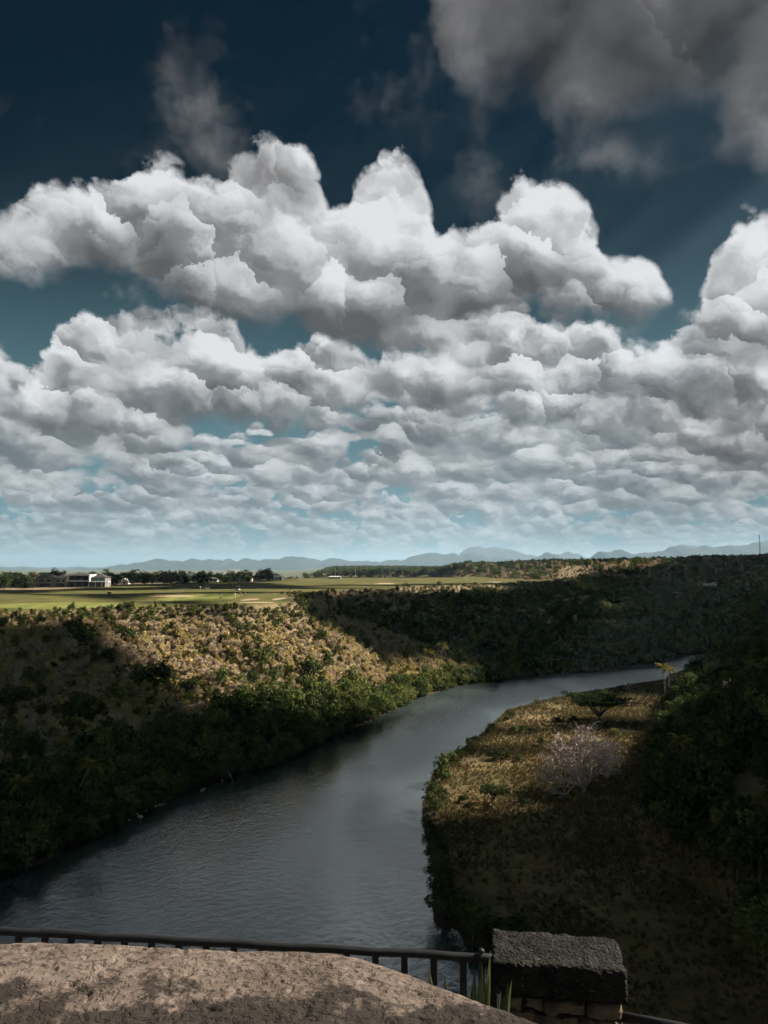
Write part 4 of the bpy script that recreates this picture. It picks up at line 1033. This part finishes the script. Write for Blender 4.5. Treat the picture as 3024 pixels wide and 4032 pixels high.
MB().add([(-2.8, -.3, 1.75), (0, -.3, 3.66), (2.8, -.3, 1.75), (-2.8, 5.3, 1.75), (0, 5.3, 3.66), (2.8, 5.3, 1.75), (-2.8, -.3, 1.9), (0, -.3, 3.85), (2.8, -.3, 1.9), (-2.8, 5.3, 1.9), (0, 5.3, 3.85), (2.8, 5.3, 1.9)], [(0, 1, 4, 3), (1, 2, 5, 4), (6, 9, 10, 7), (7, 10, 11, 8), (0, 6, 7, 1), (1, 7, 8, 2), (3, 4, 10, 9), (4, 5, 11, 10), (0, 3, 9, 6), (2, 8, 11, 5)]).build('roof', M_WHITE, o)
window(o, -.8, .8, .3, 1.8, -.02, M_METAL)
for i, (x, y, hh, lab) in enumerate(((-70.7, 731, 9, 'leftmost thin pole on the far turf'), (-47, 745, 10, 'middle thin pole behind the white hut'), (-28, 761, 11, 'rightmost thin pole on the far turf'))):
    tag(MB().tube([(x, y, zat(x, y) - .2), (x, y, zat(x, y) + hh)], [.12, .08], 6).build('pole', M_WHITE), lab, 'pole')

# trees round the houses
random.seed(77)
HT = []
for k in range(30): HT.append((-212 + k * 3.6 + random.uniform(-2, 2), 462 + random.uniform(0, 30) + max(0, k - 8) * 6.3))
for k in range(7): HT.append((-222 + k * 3.4, 428 + random.uniform(-8, 10)))
for k in range(14): HT.append((-160 + k * 4.2 + random.uniform(-2, 2), 585 + k * 9.0 + random.uniform(-8, 14)))
for i, (x, y) in enumerate(HT):
    tree('dark', x, y, 1.6 + .6 * random.random(), 'dark tree in the house row, ' + ('left of the modern house' if x < -196 else 'behind or beside the modern house' if x < -160 else 'between the modern house and the white villa' if x < -128 else 'near the white villa'), 'trees around the houses', sz=.9 + .25 * random.random(), z=zat(x, y) - 3.2)
tree('dark', -107, 690, 2.7, 'largest dark round tree at the right end of the house row', sz=.95, z=zat(-107, 690) - 2.5)
palm(-187.6, 520, 9.5, (.4, 0), 'tall thin palm right of the modern house', .95, seed=11)
palm(-161, 545, 7.6, (0, 0), 'palm in the middle of the house row', 1.1, seed=12)
palm(-200.5, 440, 8.2, (-.3, 0), 'palm above the roof left of the modern house', 1.0, seed=13)
palm(-176, 560, 6.8, (.2, 0), 'short palm between the two taller palms', 1.0, seed=14)

# mast and pointed tree on the far ridge
x, y = 415, 850; zz = zat(x, y)
r = empty('radio_mast', (x, y, zz), 0, 'thin radio mast on the ridge at the right edge', 'mast')
b = MB()
for k in range(3): a = 2.094 * k; MB().tube([(math.cos(a) * .9, math.sin(a) * .9, -1), (math.cos(a) * .35, math.sin(a) * .35, 30)], [.12, .1], 5).build('leg', M_METAL, r)
b = MB()
for k in range(14):
    for j in range(3):
        a, c = 2.094 * j, 2.094 * (j + 1); q0, q1 = .9 - .55 * k / 14, .9 - .55 * (k + 1) / 14
        b.tube([(math.cos(a) * q0, math.sin(a) * q0, k * 2.14), (math.cos(c) * q1, math.sin(c) * q1, (k + 1) * 2.14)], .05, 4)
b.build('bracing', M_METAL, r); MB().tube([(0, 0, 29), (0, 0, 34)], [.12, .06], 5).build('antenna', M_METAL, r)
x, y = 292, 832; zz = zat(x, y)
o = empty('pointed_tree', (x, y, zz), 0, 'small dark pointed tree standing out on the far ridge', 'tree')
link('crown', crown_mesh('crown', [(0, 0, 1.5 + 1.1 * k, 1.5 * (1 - k / 9), 1.5 * (1 - k / 9), 1.0) for k in range(8)], 700, .3, M_DARK, 301), o); link('trunk', TRUNK[0], o)

# ---------------------------------------------------------------- golfers and carts
SKIN = plain('skin', (.38, .22, .15), .6, .05); M_NAVY = plain('navy_cloth', (.03, .035, .06), .85); M_KHAKI = plain('khaki_cloth', (.3, .24, .15), .85); M_WCLOTH = plain('white_cloth', (.75, .74, .72), .85, .05); M_RUB = plain('black_rubber', (.02, .02, .02), .7)
def skin_mesh(name, V, E, Rr, mat, parent, root=0):
    m = bpy.data.meshes.new(name); m.from_pydata(V, E, []); o = link(name, m, parent)
    o.modifiers.new('skin', 'SKIN').use_smooth_shade = True
    for i, q in enumerate(Rr): m.skin_vertices[0].data[i].radius = (q, q)
    m.skin_vertices[0].data[root].use_root = True
    o.modifiers.new('sub', 'SUBSURF').levels = 1; o.modifiers['sub'].render_levels = 2
    m.materials.append(mat); return o
def person(x, y, rz, label, top, legs, lean=0.0, stride=.08):
    r = empty('person', (x, y, zat(x, y) + .06), rz, label, 'person', 'golfers on the turf')
    L_ = lean
    V = [(0, 0, .95), (0, -L_ * .45, 1.2), (0, -L_, 1.42), (0, -L_ * 1.15, 1.52), (0, -L_ * 1.25 - .02, 1.64), (0, -L_ * 1.25, 1.74),
         (.18, -L_, 1.4), (.24, -L_ - .08, 1.15), (.14, -L_ - .28, 1.0), (.1, -L_ - .34, .94), (-.18, -L_, 1.4), (-.24, -L_ - .08, 1.15), (-.14, -L_ - .28, 1.0), (-.1, -L_ - .34, .94),
         (.1, 0, .88), (.11, -stride, .5), (.11, stride * .3, .08), (.12, -.14, .03), (-.1, 0, .88), (-.11, stride, .5), (-.11, stride, .08), (-.12, stride - .16, .03)]
    E = [(0, 1), (1, 2), (2, 3), (3, 4), (4, 5), (2, 6), (6, 7), (7, 8), (8, 9), (2, 10), (10, 11), (11, 12), (12, 13), (0, 14), (14, 15), (15, 16), (16, 17), (0, 18), (18, 19), (19, 20), (20, 21)]
    Q = [.13, .13, .14, .06, .1, .09, .07, .05, .04, .045, .07, .05, .04, .045, .1, .07, .045, .04, .1, .07, .045, .04]
    skin_mesh('body', V, E, Q, SKIN, r)
    skin_mesh('shirt', [V[i] for i in (0, 1, 2, 6, 7, 10, 11)], [(0, 1), (1, 2), (2, 3), (3, 4), (2, 5), (5, 6)], [.15, .15, .155, .085, .068, .085, .068], top, r)
    skin_mesh('trousers', [V[i] for i in (0, 14, 15, 16, 18, 19, 20)], [(0, 1), (1, 2), (2, 3), (0, 4), (4, 5), (5, 6)], [.148, .115, .085, .065, .115, .085, .065], legs, r)
    hx, hy, hz = V[4]
    b = MB(); b.tube([(hx, hy, hz + .02), (hx, hy, hz + .09), (hx, hy + .01, hz + .13)], [.112, .1, .05], 10); b.box(hx - .07, hx + .07, hy - .2, hy - .09, hz + .03, hz + .045); b.build('cap', M_WCLOTH if top is not M_WCLOTH else M_NAVY, r, True)
    return r
def club(x, y, rz, label):
    r = empty('golf_club', (x, y, zat(x, y) + .06), rz, label, 'golf club')
    MB().tube([(0, 0, .03), (0, .18, .95)], .012, 5).build('shaft', M_METAL, r); MB().box(-.06, .02, -.02, .02, 0, .05).build('head', M_METAL, r)
person(-57.8, 300, .4, 'golfer in white standing on the green, leftmost of three', M_WCLOTH, M_WCLOTH)
person(-56.0, 302.6, 1.2, 'golfer in dark shirt standing on the green, middle of three', M_NAVY, M_KHAKI)
person(-54.4, 302.8, -.6, 'golfer in white shirt and dark trousers, rightmost of three', M_WCLOTH, M_NAVY)
person(-62.0, 294, .9, 'golfer bending forward over a putt left of the three on the green', M_WCLOTH, M_KHAKI, .42)
club(-62.4, 293.6, .9, 'putter held by the bending golfer on the green')
person(-116.2, 420, .2, 'golfer in white far back on the turf, left of a pair', M_WCLOTH, M_KHAKI)
person(-114.9, 421, -1.0, 'golfer in dark clothes far back on the turf, right of a pair', M_NAVY, M_NAVY)
person(-94.6, 397.8, .5, 'golfer in white standing left of the golf cart', M_WCLOTH, M_KHAKI)
def cart(x, y, rz, label):
    r = empty('golf_cart', (x, y, zat(x, y) + .06), rz, label, 'golf cart', 'golf carts on the turf')
    b = MB(); b.box(-1.15, 1.15, -.58, .58, .28, .52); b.box(.75, 1.2, -.55, .55, .5, .85); b.box(-1.2, -.55, -.56, .56, .5, .8); b.build('body', M_WHITE, r)
    b = MB(); b.box(-.5, .05, -.52, .52, .55, .72); b.box(-.6, -.48, -.52, .52, .72, 1.15); b.build('seat', M_RUB, r)
    b = MB(); b.box(-1.0, .95, -.6, .6, 1.82, 1.9); b.build('roof', M_GREY, r)
    for sx, sy in ((.8, .5), (.8, -.5), (-.8, .5), (-.8, -.5)): MB().tube([(sx, sy, .6), (sx * .95, sy, 1.82)], .03, 5).build('post', M_METAL, r)
    for sx, sy in ((.8, .55), (.8, -.55), (-.8, .55), (-.8, -.55)):
        w = MB().tube([(sx, sy - .09, .24), (sx, sy + .09, .24)], .24, 12).build('wheel', M_RUB, r); MB().tube([(sx, sy - .1, .24), (sx, sy + .1, .24)], .11, 8).build('hub', M_LROOF, w)
    MB().tube([(.62, .25, .85), (.45, .25, 1.05)], .025, 5).build('steering_column', M_METAL, r)
cart(-92.0, 402, .3, 'dark roofed golf cart beside a standing golfer'); cart(-70.8, 373.5, -.4, 'golf cart nearer the green, on its own')
for x, y, lab in ((-90, 339, 'left one of two white markers lying on the turf'), (-87.6, 339, 'right one of two white markers lying on the turf')):
    b = MB(); b.box(x - .7, x + .7, y - .2, y + .2, zat(x, y), zat(x, y) + .35, .04); tag(b.build('tee_marker', M_WHITE), lab, 'marker')

# ================================================================ terrace in front: parapet, railing, pillar, plant
def parapet_mat():
    m, nt, out = new_mat('weathered_plaster')
    P = geo_pos(nt); x, y, z = sep(nt, P)
    n1 = noise(nt, P, 7, 6, .62); n2 = noise(nt, P, 38, 6, .66, .1); n3 = noise(nt, vec(nt, x, y * 1.1, z), 62, 4, .62, .1)
    c = mix(nt, n1.ramp(.35, .65), (.078, .061, .053), (.132, .103, .09))
    c = mix(nt, n3.ramp(.50, .66, 0, .6), c, (.022, .018, .016))
    c = mix(nt, n2.ramp(.55, .68, 0, .7), c, (.21, .17, .148))
    st = noise(nt, P, 5.2, 5, .66, .6) + (1.50 - y) * 1.5 + (n2 - .5) * .3          # black lichen spreading up from the near side
    c = mix(nt, st.ramp(.50, .60, 0, .95), c, (.022, .019, .017))
    h = n2 * .7 - n3.ramp(.46, .64) * .5 + n1 * .3
    principled(nt, out, c, .95, h, .6, .015, spec=.12)
    return m
FAR = np.array([(-2.2, 1.60), (-1.5, 1.66), (-1.029, 1.69), (-0.822, 1.702), (-0.746, 1.706), (-0.645, 1.704), (-0.557, 1.695), (-0.489, 1.688), (-0.41, 1.680), (-0.349, 1.680), (-0.263, 1.677), (-0.177, 1.672), (-0.096, 1.660), (-0.032, 1.637), (0.024, 1.597), (0.083, 1.559), (0.139, 1.523), (0.218, 1.468), (0.284, 1.408), (0.336, 1.351), (0.396, 1.274), (.47, 1.15), (.53, 1.0)])
CRACKS = [[(-0.501, 1.653), (-0.524, 1.636), (-0.53, 1.61), (-0.542, 1.578), (-0.556, 1.552), (-0.544, 1.516), (-0.548, 1.49), (-0.539, 1.463), (-0.545, 1.44), (-.52, 1.40)], [(-0.659, 1.6), (-0.654, 1.578), (-0.643, 1.557)], [(-0.402, 1.559), (-0.416, 1.548), (-0.407, 1.497), (-0.399, 1.456), (-.41, 1.42)], [(-0.35, 1.569), (-0.375, 1.562), (-0.398, 1.546)], [(-.60, 1.615), (-.602, 1.60)], [(-.2, 1.53), (-.17, 1.50), (-.178, 1.47)]]
def parapet():
    seg = np.hypot(*np.diff(FAR, axis=0).T); S = np.concatenate([[0], np.cumsum(seg)])
    s = np.concatenate([np.arange(0, 1.0, .02), np.arange(1.0, S[-1], .0042)])
    px, py = np.interp(s, S, FAR[:, 0]), np.interp(s, S, FAR[:, 1])
    k = 25; ker = np.ones(k) / k
    sm = lambda a: np.convolve(np.pad(a, (k // 2, k // 2), 'edge'), ker, 'valid')
    px[60:-30], py[60:-30] = sm(px)[60:-30], sm(py)[60:-30]
    tx, ty = np.gradient(px), np.gradient(py); l = np.hypot(tx, ty); nxn, nyn = ty / l, -tx / l      # towards the viewer
    w = np.concatenate([[-.012, -.012, -.01], np.arange(-.008, .46, .0042), [.47, .48, .48]])
    zz = np.interp(w, [-.012, -.008, -.002, .01, .035, .08, .2, .34, .42, .46, .48], [-.08, -.055, -.032, -.014, -.004, 0, .002, -.004, -.03, -.08, -.13])
    zz[0], zz[1] = -2.9, -.5; zz[-1] = -2.9
    X_ = px[:, None] + nxn[:, None] * w[None, :]; Y_ = py[:, None] + nyn[:, None] * w[None, :]
    Z = 44.214 + zz[None, :] + np.zeros_like(X_)
    f = X_.ravel(), Y_.ravel()
    bump = (vnoise(*f, .16, 2) * .006 + vnoise(*f, .035, 3) * .0032 + np.minimum(vnoise(f[0] * .6, f[1], .011, 2), .1) * .0028).reshape(X_.shape)
    pit = np.clip(vnoise(f[0] * .7 + 3, f[1] + 5, .024, 2) - .42, 0, 1).reshape(X_.shape) * -.02
    g = np.full(X_.size, 1e3); J = np.column_stack(f) + np.column_stack([vnoise(*f, .02, 2), vnoise(f[0] + 9, f[1], .02, 2)]) * .004
    for c in CRACKS: g = np.minimum(g, dist(J, c, False))
    groove = -.007 * np.clip(1 - g / .0034, 0, 1).reshape(X_.shape)
    mask = np.clip((zz + .2) / .15, 0, 1)[None, :]
    Z = Z + (bump + pit + groove) * mask
    n1, n2 = X_.shape; i = np.arange(n1 * n2).reshape(n1, n2)
    o = link('parapet_wall', mesh_np('parapet_wall', np.column_stack([f[0], f[1], Z.ravel()]), np.stack([i[:-1, :-1], i[:-1, 1:], i[1:, 1:], i[1:, :-1]], -1).reshape(-1, 4)[:, ::-1], parapet_mat(), True))
    tag(o, 'rounded pinkish weathered parapet wall with cracks across the bottom left', 'wall')
parapet()
# terrace floor below the parapet
M_FLOOR = plain('terrace_stone', (.12, .105, .09), .95, .3, 2)
tag(MB().box(-4.5, 3.2, .6, 4.95, 40.6, 41.3).build('terrace', M_FLOOR), 'stone terrace below the parapet', kind='structure')

# railing
r = empty('iron_railing', (0, 4.5, 41.3), 0, 'dark iron railing with round handrail running behind the parapet', 'railing')
A, B = Vector((-3.0, .27, 1.56)), Vector((.70, -.14, 1.56))
MB().tube([A.lerp(B, k / 24) + Vector((0, 0, .0035 * math.sin(k * 1.9))) for k in range(25)], .022, 12).build('handrail', M_METAL, r, True)
MB().tube([A + Vector((0, 0, -1.4)), B + Vector((0, 0, -1.4))], .018, 8).build('lower_rail', M_METAL, r, True)
n = 23
for k in range(n):
    p = A.lerp(B, (k + .35) / n); MB().box(p.x - .018, p.x + .018, p.y - .0135, p.y + .0135, .0 if k % 8 == 0 else .12, 1.555).build('baluster', M_METAL, r)
b = MB(); b.tube([(.535, -.12, 0), (.535, -.12, 1.595)], .016, 8); b.tube([(.535, -.12, 1.59), (.535, -.12, 1.605)], [.02, .012], 8); b.build('post', M_METAL, r, True)
r = empty('iron_railing', (1.25, 4.2, 41.3), 0, 'short length of dark handrail at the right of the stone pillar', 'railing')
MB().tube([(-.15, .1, 1.325), (.24, -.1, 1.355), (.75, -.42, 1.40)], .026, 12).build('handrail', M_METAL, r, True)
for x, y in ((.3, -.14), (.62, -.33)): MB().box(x - .013, x + .013, y - .013, y + .013, 0, 1.36).build('baluster', M_METAL, r)

# pillar with a rough coral stone cap
def coral_mat():
    m, nt, out = new_mat('coral_stone')
    P = coords(nt); n1 = noise(nt, P, 9, 5, .65); n2 = noise(nt, P, 60, 5, .7); v = voro(nt, P, 42, 1, .6)
    c = mix(nt, n1.ramp(.35, .7), (.006, .006, .0065), (.02, .019, .018)); c = mix(nt, n2.ramp(.56, .72, 0, .8), c, (.085, .08, .076))  # dark weathered coral, coloured darker still to stand for tree shade
    c = mix(nt, noise(nt, P, 14, 4, .6, .5).ramp(.68, .76, 0, .7), c, (.28, .26, .23))
    principled(nt, out, c, .95, n2 * .5 + v * .7, .9, .02, spec=.12); return m
M_CORAL = coral_mat()
M_MASON = plain('brown_masonry', (.06, .045, .032), .92, .6, 9)
M_MORTAR = plain('dark_mortar', (.03, .027, .024), .95, .3, 20)
def rough_block(name, sx, sy, sz, step, amp, seed, mat, parent, loc, rnd=.02, sc=.05):
    """closed box of fine grid faces, corners worn round and faces pitted"""
    V = []; Fc = []; off = 0
    for ax in range(3):
        u, w = [(1, 2), (0, 2), (0, 1)][ax]; S = (sx, sy, sz)
        for sg in (-1, 1):
            nu, nw = max(3, int(S[u] / step)), max(3, int(S[w] / step))
            U, Wg = np.meshgrid(np.linspace(-.5, .5, nu) * S[u], np.linspace(-.5, .5, nw) * S[w], indexing='ij')
            p = np.zeros((U.size, 3)); p[:, u] = U.ravel(); p[:, w] = Wg.ravel(); p[:, ax] = sg * S[ax] / 2
            i = np.arange(nu * nw).reshape(nu, nw) + off; q = np.stack([i[:-1, :-1], i[1:, :-1], i[1:, 1:], i[:-1, 1:]], -1).reshape(-1, 4)
            if (sg > 0) == (ax == 1): q = q[:, ::-1]
            V.append(p); Fc.append(q); off += len(p)
    V = np.concatenate(V); H = np.array([sx, sy, sz]) / 2
    c = np.clip(V, -(H - rnd), H - rnd); d = V - c; ln = np.linalg.norm(d, axis=1, keepdims=True); N = d / (ln + 1e-9); V = c + N * rnd
    a, b_, e = V[:, 0] + seed * 3.1, V[:, 1], V[:, 2]
    k = (vnoise(a + e * .7, b_ + e * 1.1, sc * 3, 2) * .9 + vnoise(a * 1.0 + e, b_ - e, sc, 3) * .8 + np.minimum(vnoise(a + e * 1.3, b_ + e, sc * .35, 2), .15) * .6) * amp
    V = V + N * k[:, None]
    return link(name, mesh_np(name, V, np.concatenate(Fc), mat, True), parent, loc)
r = empty('stone_pillar', (.945, 4.385, 41.3), R(-9), 'squat stone pillar with a rough coral cap coloured dark for tree shade beside the railing', 'pillar')
rough_block('capstone', .70, .37, .175, .006, .011, 1, M_CORAL, r, (0, 0, 1.515), .022, .05)
MB().box(-.285, .285, -.12, .14, 0, 1.43).build('mortar_core', M_MORTAR, r)
g = random.Random(4); z = 1.425; row = 0
while z > .75:
    hh = g.uniform(.07, .12); x = -.31
    while x < .305:
        w = min(g.uniform(.11, .24), .315 - x); w = .315 - x if .315 - x - w < .07 else w
        rough_block('stone', w - .012, .07, hh - .014, .008, .02, g.random() * 50, M_MASON, r, (x + w / 2, -.135 + g.uniform(-.012, .012), z - hh / 2), .014, .05); x += w
    y = -.095
    while y < .15:
        w = min(g.uniform(.09, .14), .155 - y)
        if w < .04: break
        rough_block('stone', .06, w - .012, hh - .014, .012, .008, g.random() * 50, M_MASON, r, (.295 + g.uniform(-.008, .008), y + w / 2, z - hh / 2), .02, .06); y += w
    z -= hh; row += 1

# strap-leaved plant between parapet and pillar
def strap_mat():
    m, nt, out = new_mat('strap_leaf'); P = coords(nt); n = noise(nt, P, 6, 3)
    c = mix(nt, n.ramp(.35, .65), (.022, .04, .010), (.055, .072, .02)); principled(nt, out, c, .45, spec=.4); return m
M_STRAP = strap_mat()
r = empty('strap_leaf_plant', (.40, 3.78, 41.3), 0, 'green strap-leaved plant between the parapet and the stone pillar', 'plant')
g = random.Random(9)
for i, (tx_, ty_, tz) in enumerate(((.10, -.02, 1.875), (.005, -.17, 1.80), (.04, -.17, 1.87), (.175, -.08, 1.785), (-.205, -.27, 1.945), (-.135, -.27, 1.905), (.085, -.1, 1.82), (-.02, .05, 1.72), (-.09, -.1, 1.74), (.16, .0, 1.66), (.22, -.12, 1.62), (-.25, -.1, 1.75), (.06, -.05, 1.84), (.13, -.15, 1.78), (-.04, -.2, 1.80), (.2, -.02, 1.76), (.02, -.08, 1.83))):
    b0 = Vector((g.uniform(-.05, .05), g.uniform(-.05, .05), 0)); t = Vector((tx_, ty_, tz)); V = []; Fc = []
    side = Vector((g.uniform(.6, 1), g.uniform(-.5, .5), 0)).normalized(); nn = 11
    for k in range(nn + 1):
        q = k / nn; p = b0.lerp(t, q); p.x = b0.x + (t.x - b0.x) * q ** 1.7; p.y = b0.y + (t.y - b0.y) * q ** 1.7
        w = .03 * max(1 - q ** 6, 0) ** .6 + .001
        V += [p - side * w, p + Vector((side.y, -side.x, 0)) * w * .35, p + side * w]
    Fc = [(3 * k + j, 3 * k + j + 1, 3 * k + j + 4, 3 * k + j + 3) for k in range(nn) for j in (0, 1)]
    b = MB(); b.add(V, Fc); b.build('leaf', M_STRAP, r, True)
